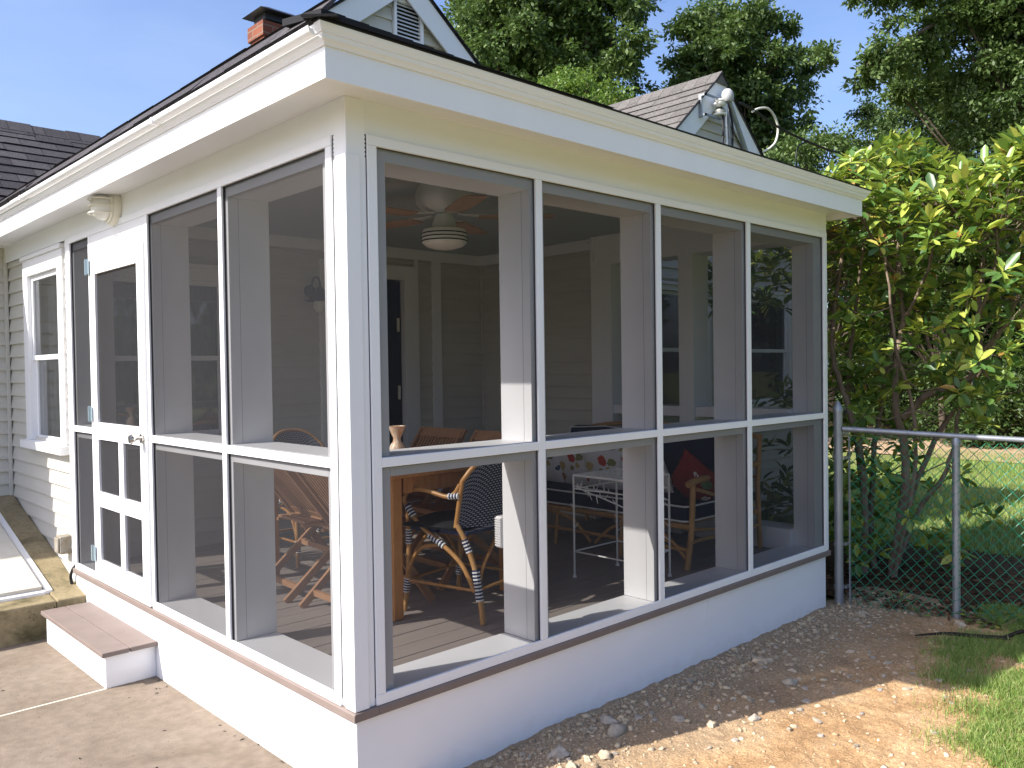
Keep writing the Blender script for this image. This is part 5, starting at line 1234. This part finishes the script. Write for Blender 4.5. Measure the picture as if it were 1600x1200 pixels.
def make_tree(name, label, loc, h, crown_z, rx, rz_, nclump, per, lsize, m, seed, group=None, ry=None, trunk_r=.16, cr=.7, dark=None, cat='tree', hole=.0, flat=.65, limbs=(), coff=(0, 0)):
    rg = np.random.default_rng(seed); ry = ry or rx
    t = thing(name, label, cat, loc, 0, group)
    cz = crown_z; cl = []
    while len(cl) < nclump:
        d = unit(rg.normal(size=3)); r = rg.random() ** .40
        w = 1 + .30 * mnoise.noise(Vector(d * 1.7) + Vector((seed, 0, 0))) * 1.6
        p = np.array([d[0] * rx * r * w, d[1] * ry * r * w, cz + d[2] * rz_ * r * w])
        if mnoise.noise(Vector(p * .75) + Vector((0, seed * 3.1, 0))) < -.28 + hole: continue
        cl.append([p[0] + coff[0], p[1] + coff[1], p[2], cr * rg.uniform(.55, 1.25)])
    lb_ = []
    for a, b in limbs:
        a, b = np.array(a) - np.array(loc), np.array(b) - np.array(loc); lb_.append((a, b))
        for k in range(16):
            t_ = rg.uniform(.15, 1.05); cl.append([*(a + (b - a) * t_ + rg.normal(0, .16, 3)), cr * rg.uniform(.45, .8)])
    cl = np.array(cl); crown_mesh('crown', cl, per, lsize, m, t, seed, flat)
    mb = MB(); top = Vector((rg.uniform(-.3, .3) + coff[0], rg.uniform(-.3, .3) + coff[1], cz + rz_ * .45)); base = Vector((0, 0, 0))
    spine = curve([base, Vector((rg.uniform(-.15, .15), rg.uniform(-.15, .15), (cz - rz_) * .6)), Vector((rg.uniform(-.3, .3), rg.uniform(-.3, .3), cz - rz_ * .3)), top], 4); ns = len(spine)
    mb.tube(spine, [trunk_r * (1 - .8 * i / (ns - 1)) for i in range(ns)], 8)
    for k in range(min(70, nclump)):
        c = Vector(cl[k][:3]); s = spine[min(ns - 2, max(3, int(ns * (.35 + .55 * rg.random()))))]
        if c.z < s.z - .3: s = spine[max(2, ns // 3)]
        mid = s.lerp(c, .5) + Vector((rg.uniform(-.2, .2), rg.uniform(-.2, .2), -.12 * (c - s).length)); q = curve([s, mid, c], 3)
        mb.tube(q, [max(.012, trunk_r * .34 * (1 - i / len(q))) for i in range(len(q))], 5)
    for a, b in lb_: mb.tube(curve([spine[ns * 2 // 3], Vector(a), Vector((a + b) / 2) + Vector((0, 0, .1)), Vector(b)], 4), [.045 * (1 - i / 15) + .006 for i in range(13)], 6)
    mb.build('trunk', TREEBARK, t, smooth=True)
    return t
GT = 'tall trees standing behind the house'
make_tree('oak_tree', 'tall dark green oak rising behind the main gable', (13.0, 11.6, -.4), 12, 8.9, 2.45, 3.7, 380, 330, .135, LEAF_OAK, 11, GT, trunk_r=.2, hole=.08, cr=.60)
make_tree('oak_tree', 'rounded oak seen against the sky above the small rear gable', (17.9, 9.4, -.4), 12, 8.6, 1.95, 3.2, 270, 330, .14, LEAF_OAK, 52, GT, trunk_r=.17, hole=.06, cr=.56)
make_tree('oak_tree', 'open topped oak whose long limbs hang into the sky at the upper right', (13.7, -.4, -.4), 12, 7.2, 1.7, 2.7, 300, 520, .078, LEAF_OAK, 13, GT, trunk_r=.10, hole=.04, cr=.46, coff=(-1.3, 1.5),
          limbs=[((11.8, 1.5, 6.9), (9.5, 2.45, 6.3)), ((11.6, 1.5, 6.3), (9.8, 2.3, 5.35)), ((11.8, 1.5, 7.6), (10.2, 2.3, 7.3))])
make_tree('maple_tree', 'dense tree filling the upper right corner of the photo', (14.0, -1.25, -.4), 10, 5.4, 3.3, 3.0, 440, 520, .08, LEAF_DARK, 14, GT, trunk_r=.10, cr=.56)
make_tree('locust_tree', 'pale yellow green young tree just above the porch eave', (9.9, 7.8, -.4), 6, 6.2, 1.2, .9, 60, 260, .075, LEAF_LIGHT, 15, GT, trunk_r=.06, cr=.34, hole=.1)
make_tree('beech_tree', 'mid green bushy tree low in the gap beside the porch roof end', (15.4, 5.5, -.4), 7, 4.9, 1.5, 1.8, 200, 330, .095, LEAF_OAK, 16, GT, trunk_r=.08, cr=.46)
make_tree('beech_tree', 'broad shaded tree standing close behind the rhododendron', (16.6, 3.7, -.4), 8, 4.9, 2.0, 2.6, 300, 330, .10, LEAF_DARK, 17, GT, trunk_r=.08, cr=.55)
make_tree('oak_tree', 'leafy oak filling the gap left of the rounded oak', (19.4, 12.9, -.4), 11, 7.9, 1.9, 1.9, 150, 260, .14, LEAF_OAK, 18, GT, trunk_r=.15, hole=.1, cr=.55)
make_tree('pine_tree', 'small dark pine tip showing in the gap of sky at the upper right', (20.5, 6.6, -.4), 9, 7.3, .55, 1.2, 30, 260, .10, LEAF_DARK, 19, GT, trunk_r=.08, cr=.4)
GB = 'undergrowth shrubs beyond the lawn'
for i, (x, y, r, hh) in enumerate([(18.2, 1.4, 1.8, 1.8), (18.0, 3.6, 1.9, 2.2), (17.8, -.8, 1.7, 1.9), (19.6, 5.6, 2.0, 2.4), (19.6, .2, 2.2, 3.2), (17.0, 3.0, 1.2, 1.0), (18.4, -2.8, 2.0, 2.4)]):
    lb = ['leafy thicket at the far side of the sunlit track', 'tall thicket behind the shrub trunks', 'dark thicket at the right edge beyond the lawn', 'thicket in the shade behind the east wing', 'high dark thicket under the corner tree', 'low thicket seen between the shrub stems', 'thicket past the right edge of the fence'][i]
    make_tree('thicket', lb, (x, y, -.45), hh, hh * .9, r, hh * .95, 90, 300, .10, LEAF_DARK, 30 + i, GB, trunk_r=.05, cr=.62, cat='shrub', flat=.8)
rg0 = np.random.default_rng(77)
back = np.column_stack([rg0.uniform(23, 28, 420), rg0.uniform(-8, 18, 420), rg0.uniform(0, 6.0, 420), rg0.uniform(.8, 1.5, 420)])
side = np.column_stack([rg0.uniform(6, 27, 260), rg0.uniform(-20, -14, 260), rg0.uniform(0, 5.5, 260), rg0.uniform(.9, 1.6, 260)])  # unseen trees off to the right, added for the east windows to reflect
back = np.concatenate([back, side])
wd = crown_mesh('woods', back, 90, .34, LEAF_DARK, None, 9); tag(wd, 'dark belt of woods behind the garden, plus unseen trees added for window reflections', 'woods', kind='stuff')

# rhododendron by the fence
rh = thing('rhododendron', 'big old rhododendron with crooked stems and yellow green leaves behind the fence', 'shrub', (5.05, .05, -.42))
O = Vector((5.05, .05, -.42))
stems = [([(4.95, .03, -.45), (5.0, -.03, .11), (5.04, -.05, .51), (5.0, 0, .92), (5.1, .05, 1.27), (5.26, .05, 1.63), (5.34, .11, 2.05), (5.3, .0, 2.5)], .040),
 ([(5.0, .0, -.3), (5.14, -.10, .1), (5.13, -.28, .37), (5.09, -.38, .63), (5.14, -.41, .92), (5.2, -.5, 1.2)], .024),
 ([(5.04, -.03, .85), (5.045, -.2, 1.02), (5.04, -.31, 1.06), (4.98, -.53, 1.16), (5.05, -.60, 1.31), (5.04, -.57, 1.59), (5.18, -.56, 1.93), (5.25, -.6, 2.4)], .030),
 ([(5.03, -.58, 1.31), (5.03, -.71, 1.49), (5.02, -.84, 1.62), (4.95, -.95, 1.8)], .018),
 ([(4.85, .2, -.45), (4.9, .22, .4), (4.9, .37, 1.01), (4.93, .49, 1.43), (5.08, .5, 1.96), (5.12, .47, 2.35)], .032),
 ([(5.05, .19, -.4), (5.16, .39, .58), (5.21, .49, 1.11), (5.29, .44, 1.81), (5.2, .3, 2.5)], .026),
 ([(5.12, .27, -.4), (5.26, .29, .58), (5.57, .29, 1.32), (5.63, .25, 2.09), (5.6, .2, 2.6)], .026),
 ([(5.1, .1, -.4), (5.3, -.1, .5), (5.6, -.4, 1.2), (5.7, -.7, 1.9), (5.6, -.9, 2.5)], .026),
 ([(4.9, -.0, -.42), (4.85, -.15, .2), (4.85, -.2, .8), (4.75, -.1, 1.4), (4.8, .0, 2.1)], .022),
 ([(5.26, .05, 1.6), (5.1, -.2, 2.0), (4.9, -.35, 2.4)], .016), ([(5.3, .05, 1.9), (5.0, .2, 2.3), (4.7, .2, 2.6)], .015), ([(5.04, -.57, 1.6), (4.85, -.75, 1.95), (4.7, -.8, 2.2)], .015)]
mb = MB(); tips = []; rr = random.Random(21)
for pts, r in stems:
    c = curve([Vector(p) - O for p in pts], 5); n = len(c)
    c = [p + Vector((rr.uniform(-.008, .008), rr.uniform(-.008, .008), 0)) for p in c]
    mb.tube(c, [max(.008, r * (1 - .62 * i / (n - 1))) for i in range(n)], 8); tips.append(c)
allp = [p for c in tips for p in c[len(c) // 2:]]
# rosettes of leaves over the canopy volume
ros = []
def canopy_ok(p):
    x, y, z = p
    return True
def env(y):  # top of canopy by y
    return 2.95 - .22 * abs(y + .15) ** 1.3 + .14 * math.sin(y * 5.2 + 1)
cand = 0
while len(ros) < 780 and cand < 30000:
    cand += 1
    y = rr.uniform(-1.9, .85); x = rr.uniform(4.25, 6.3); t = env(y) - .55 * ((x - 5.15) / 1.1) ** 2
    if rr.random() < .68: z = t - abs(rr.gauss(0, .24)); 
    else: z = rr.uniform(1.2, t)
    lo_ = 1.95 if y > -.45 else 1.5
    if z < lo_ + .35 * mnoise.noise(Vector((x * 2, y * 2, 3))): continue
    if x < 4.30 and z > 2.1 and y > -.1: continue
    if mnoise.noise(Vector((x * 1.7, y * 1.7, z * 1.9))) < -.18: continue
    ros.append(Vector((x, y, z)))
for (x, y, z) in [(4.62, -.02, 1.28), (4.66, .02, 1.38), (4.7, -.08, 1.12), (4.55, .2, 1.7), (4.8, -.2, 1.42), (4.75, -.25, .72), (4.6, .1, .9), (4.7, .15, .75), (4.62, -.08, .25), (4.7, -.2, .15), (4.6, .1, .05), (4.66, .02, -.05), (4.8, .25, .1), (4.75, -.55, .95), (4.85, -.62, .85), (4.85, -.45, .05), (4.9, -.5, -.1), (4.6, .2, -.15), (4.5, .1, -.2), (4.95, -.35, .2),
                (4.9, .45, .5), (5.1, .5, .2), (4.95, .3, 1.0), (5.2, .4, .8), (5.2, -.3, -.1), (5.4, .2, .2), (5.3, .5, .6), (5.5, .1, .7), (5.3, -.6, .1), (5.5, -.3, .4), (4.55, -.02, -.12), (4.7, .0, .45), (4.72, .3, .3), (4.5, .25, .5), (4.6, .3, -.05)]:
    ros.append(Vector((x, y, z)))
for _ in range(70):
    y = rr.uniform(.1, .85); x = rr.uniform(4.9, 6.2); ros.append(Vector((x, y, rr.uniform(-.2, 2.0))))
for _ in range(75): ros.append(Vector((rr.uniform(4.9, 6.1), rr.uniform(-.35, .75), rr.uniform(.75, 2.0))))
for _ in range(26): ros.append(Vector((rr.uniform(4.5, 5.2), rr.uniform(-.9, -.3), rr.uniform(1.0, 1.6))))
for _ in range(60): ros.append(Vector((rr.uniform(4.1, 5.2), rr.uniform(.5, 1.35), rr.uniform(1.75, 2.5))))
for _ in range(50): ros.append(Vector((rr.uniform(4.3, 5.4), rr.uniform(.4, 1.2), rr.uniform(-.2, 1.1))))
for _ in range(14): ros.append(Vector((rr.uniform(4.9, 5.8), rr.uniform(-.5, .3), rr.uniform(-.25, .5))))
Cc, Dd, Nn_, Ll, Ww = [], [], [], [], []; seeds = []
for p in ros:
    q = p - O; near = min(allp, key=lambda a: (a - q).length + (1.0 if a.z > q.z + .1 else 0)); dv = q - near
    if .05 < dv.length < .48:
        mid = near.lerp(q, .5) + Vector((rr.uniform(-.05, .05), rr.uniform(-.05, .05), -.06)); mb.tube([near, mid, q], [.006, .0045, .003], 5)
    ax = (Vector((rr.uniform(-.5, .5), rr.uniform(-.5, .5), 1)) + dv.normalized() * .35).normalized(); a0 = rr.uniform(0, 6.28); n = rr.randint(8, 13)
    e1 = ax.orthogonal().normalized(); e2 = ax.cross(e1); big_ = rr.uniform(.8, 1.2)
    for k in range(n):
        a = a0 + k * 2.399; el_ = rr.uniform(-.45, .55) if k > 3 else rr.uniform(.5, 1.1)
        d = (e1 * math.cos(a) + e2 * math.sin(a)) * math.cos(el_) + ax * math.sin(el_)
        Cc.append(q + d * .012 - ax * .004 * k); Dd.append(d); Nn_.append(ax + d * (-.2)); l_ = big_ * rr.uniform(.08, .135); Ll.append(l_); Ww.append(l_ * rr.uniform(.36, .48))
    if rr.random() < .12: seeds.append(q + ax * .02)
v, f = leaves_np(np.array(Cc), unit(np.array(Dd)), unit(np.array(Nn_)), np.array(Ll), np.array(Ww), RNG.uniform(.05, .5, (len(Ll), 1)), RNG.uniform(-.05, .38, (len(Ll), 1)))
mb.build('trunk', BARK, rh, smooth=True)
np_mesh('foliage', v, f, LEAF_RHODO, parent=rh)
for q in seeds[:60]:
    mb = MB()
    for k in range(9):
        d = Vector((rr.uniform(-1, 1), rr.uniform(-1, 1), rr.uniform(-.3, 1))).normalized(); mb.tube([q, q + d * .045], [.002, .0035], 4)
    mb.build('seed_head', SEED, rh)

# small weeds at the fence foot
def weed(x, y, s, label, m, seed, n=14, lw=.6, lift=.6):
    rg = np.random.default_rng(seed); a = rg.uniform(0, 6.28, n); e = rg.uniform(.1, 1.2, n) * lift
    d = np.stack([np.cos(a) * np.cos(e), np.sin(a) * np.cos(e), np.sin(e)], 1); C = d * s * rg.uniform(.1, .9, (n, 1)) * np.array([1, 1, 1.2]); C[:, 2] = np.abs(C[:, 2]) + .01
    v, f = leaves_np(C, unit(d + np.array([0, 0, -.15])), unit(rg.normal(size=(n, 3)) * .3 + np.array([0, 0, 1.])), s * rg.uniform(.3, .6, n), s * lw * rg.uniform(.25, .45, n), .2, .15)
    t = thing('weed', label, 'weed', (x, y, -.40), 0); np_mesh('leaves', v, f, m, parent=t)
    mb = MB()
    for c in C[::2]: mb.tube([(0, 0, -.01), tuple(c * .5 + np.array([0, 0, .005])), tuple(c)], [.003, .0025, .002], 4)
    mb.build('stem', BARK, t)
weed(4.13, -.98, .13, 'bright leafy weed right of the second fence post', LEAF_LIGHT, 1, 26)
weed(4.30, -1.10, .10, 'second clump of weed under the mesh at the right edge', LEAF_LIGHT, 2, 20)
weed(4.00, -.55, .07, 'tiny weed with pale leaves in front of the mesh between the two posts', LEAF_LIGHT, 3, 10)
weed(4.10, -.88, .12, 'low spreading weed touching the foot of the second fence post', LEAF_RHODO, 6, 18)
weed(4.12, -.34, .09, 'tuft of narrow leaves at the foot of the fence below the shrub', LEAF_RHODO, 4, 22, .35, 1.0)
weed(4.05, -1.2, .09, 'small weed beside the dead branch', LEAF_LIGHT, 5, 12)
# dead branch lying at the lawn edge
mb = MB(); mb.tube(curve([(3.50, -.70, -.365), (3.62, -.83, -.352), (3.72, -.98, -.358), (3.82, -1.12, -.362)]), [.004 + .008 * min(1, k / 8) for k in range(19)], 8)
mb.tube(curve([(3.80, -1.10, -.36), (3.98, -1.16, -.345), (4.2, -1.3, -.33), (4.5, -1.5, -.33)]), 0.012, 8); mb.tube([(3.86, -1.12, -.35), (3.9, -1.2, -.31)], [.008, .004], 6)
tag(mb.build('dead_branch', DEADWOOD, smooth=True), 'dark dead branch lying along the edge of the grass by the fence', 'branch')
# dry leaves under the shrub
rg1 = np.random.default_rng(5); n = 900; C = np.column_stack([rg1.uniform(4.05, 5.6, n), rg1.uniform(-1.3, .5, n), np.full(n, -.385) + rg1.uniform(0, .012, n)])
a = rg1.uniform(0, 6.28, n); v, f = leaves_np(C, np.stack([np.cos(a), np.sin(a), rg1.uniform(-.1, .25, n)], 1), unit(rg1.normal(size=(n, 3)) * .35 + np.array([0, 0, 1.])), rg1.uniform(.04, .10, n), rg1.uniform(.015, .035, n), .3, .1)
tag(np_mesh('fallen_leaves', v, f, leaf_mat('fallen_leaf', [(0, (.05, .025, .015)), (.6, (.10, .055, .03)), (1, (.22, .12, .06))], .8, .1, (.2, .1, .03))), 'brown fallen leaves under the shrub', 'leaves', kind='stuff')
# scattered dry bits on the patio

rg2 = np.random.default_rng(12); n = 90; C = np.column_stack([-rg2.random(n) ** .8 * 1.6 - .02, rg2.uniform(-1.2, 3.1, n), np.full(n, ZG + .002)])
C[:40, 0] = -rg2.random(40) * .08 - .01; a = rg2.uniform(0, 6.28, n)
v, f = leaves_np(C, np.stack([np.cos(a), np.sin(a), rg2.uniform(-.0, .35, n)], 1), unit(rg2.normal(size=(n, 3)) * .4 + np.array([0, 0, 1.])), rg2.uniform(.008, .03, n), rg2.uniform(.004, .012, n), .4, .2)
tag(np_mesh('leaf_crumbs', v, f, DEADWOOD), 'tiny dark leaf crumbs on the concrete patio', 'debris', kind='stuff')
# seams in the long trim boards
for x in (.93, 2.95):
    P('batten_joint', FRIEZE, .0005)((x, x + .05, -.0152, -.0146, zT1 + .001, zT0 - .001))

SPL = mat('grey_spline_shadow', (.06, .062, .066), .6)
for i in range(4):  # thin dark strips: the spline and its painted-in shadow along mesh edges
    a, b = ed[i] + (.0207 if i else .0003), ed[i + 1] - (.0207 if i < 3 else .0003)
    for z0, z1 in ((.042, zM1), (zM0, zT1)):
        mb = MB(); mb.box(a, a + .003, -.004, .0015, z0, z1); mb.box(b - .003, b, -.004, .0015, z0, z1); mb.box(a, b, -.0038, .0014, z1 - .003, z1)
        mb.build('spline_shadow_line', SPL, porch)
for a, b in ((.1273, NY[0] - .0207), (NY[0] + .0207, Y2 - .0522), (Y3 + .0403, 3.2898)):  # side bays: darker strips for the spline with its shadow painted in
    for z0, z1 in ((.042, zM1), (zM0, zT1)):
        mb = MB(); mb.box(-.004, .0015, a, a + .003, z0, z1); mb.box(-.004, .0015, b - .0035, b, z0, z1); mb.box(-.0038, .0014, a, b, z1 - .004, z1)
        mb.build('spline_shadow_line', DARKMETAL, porch)
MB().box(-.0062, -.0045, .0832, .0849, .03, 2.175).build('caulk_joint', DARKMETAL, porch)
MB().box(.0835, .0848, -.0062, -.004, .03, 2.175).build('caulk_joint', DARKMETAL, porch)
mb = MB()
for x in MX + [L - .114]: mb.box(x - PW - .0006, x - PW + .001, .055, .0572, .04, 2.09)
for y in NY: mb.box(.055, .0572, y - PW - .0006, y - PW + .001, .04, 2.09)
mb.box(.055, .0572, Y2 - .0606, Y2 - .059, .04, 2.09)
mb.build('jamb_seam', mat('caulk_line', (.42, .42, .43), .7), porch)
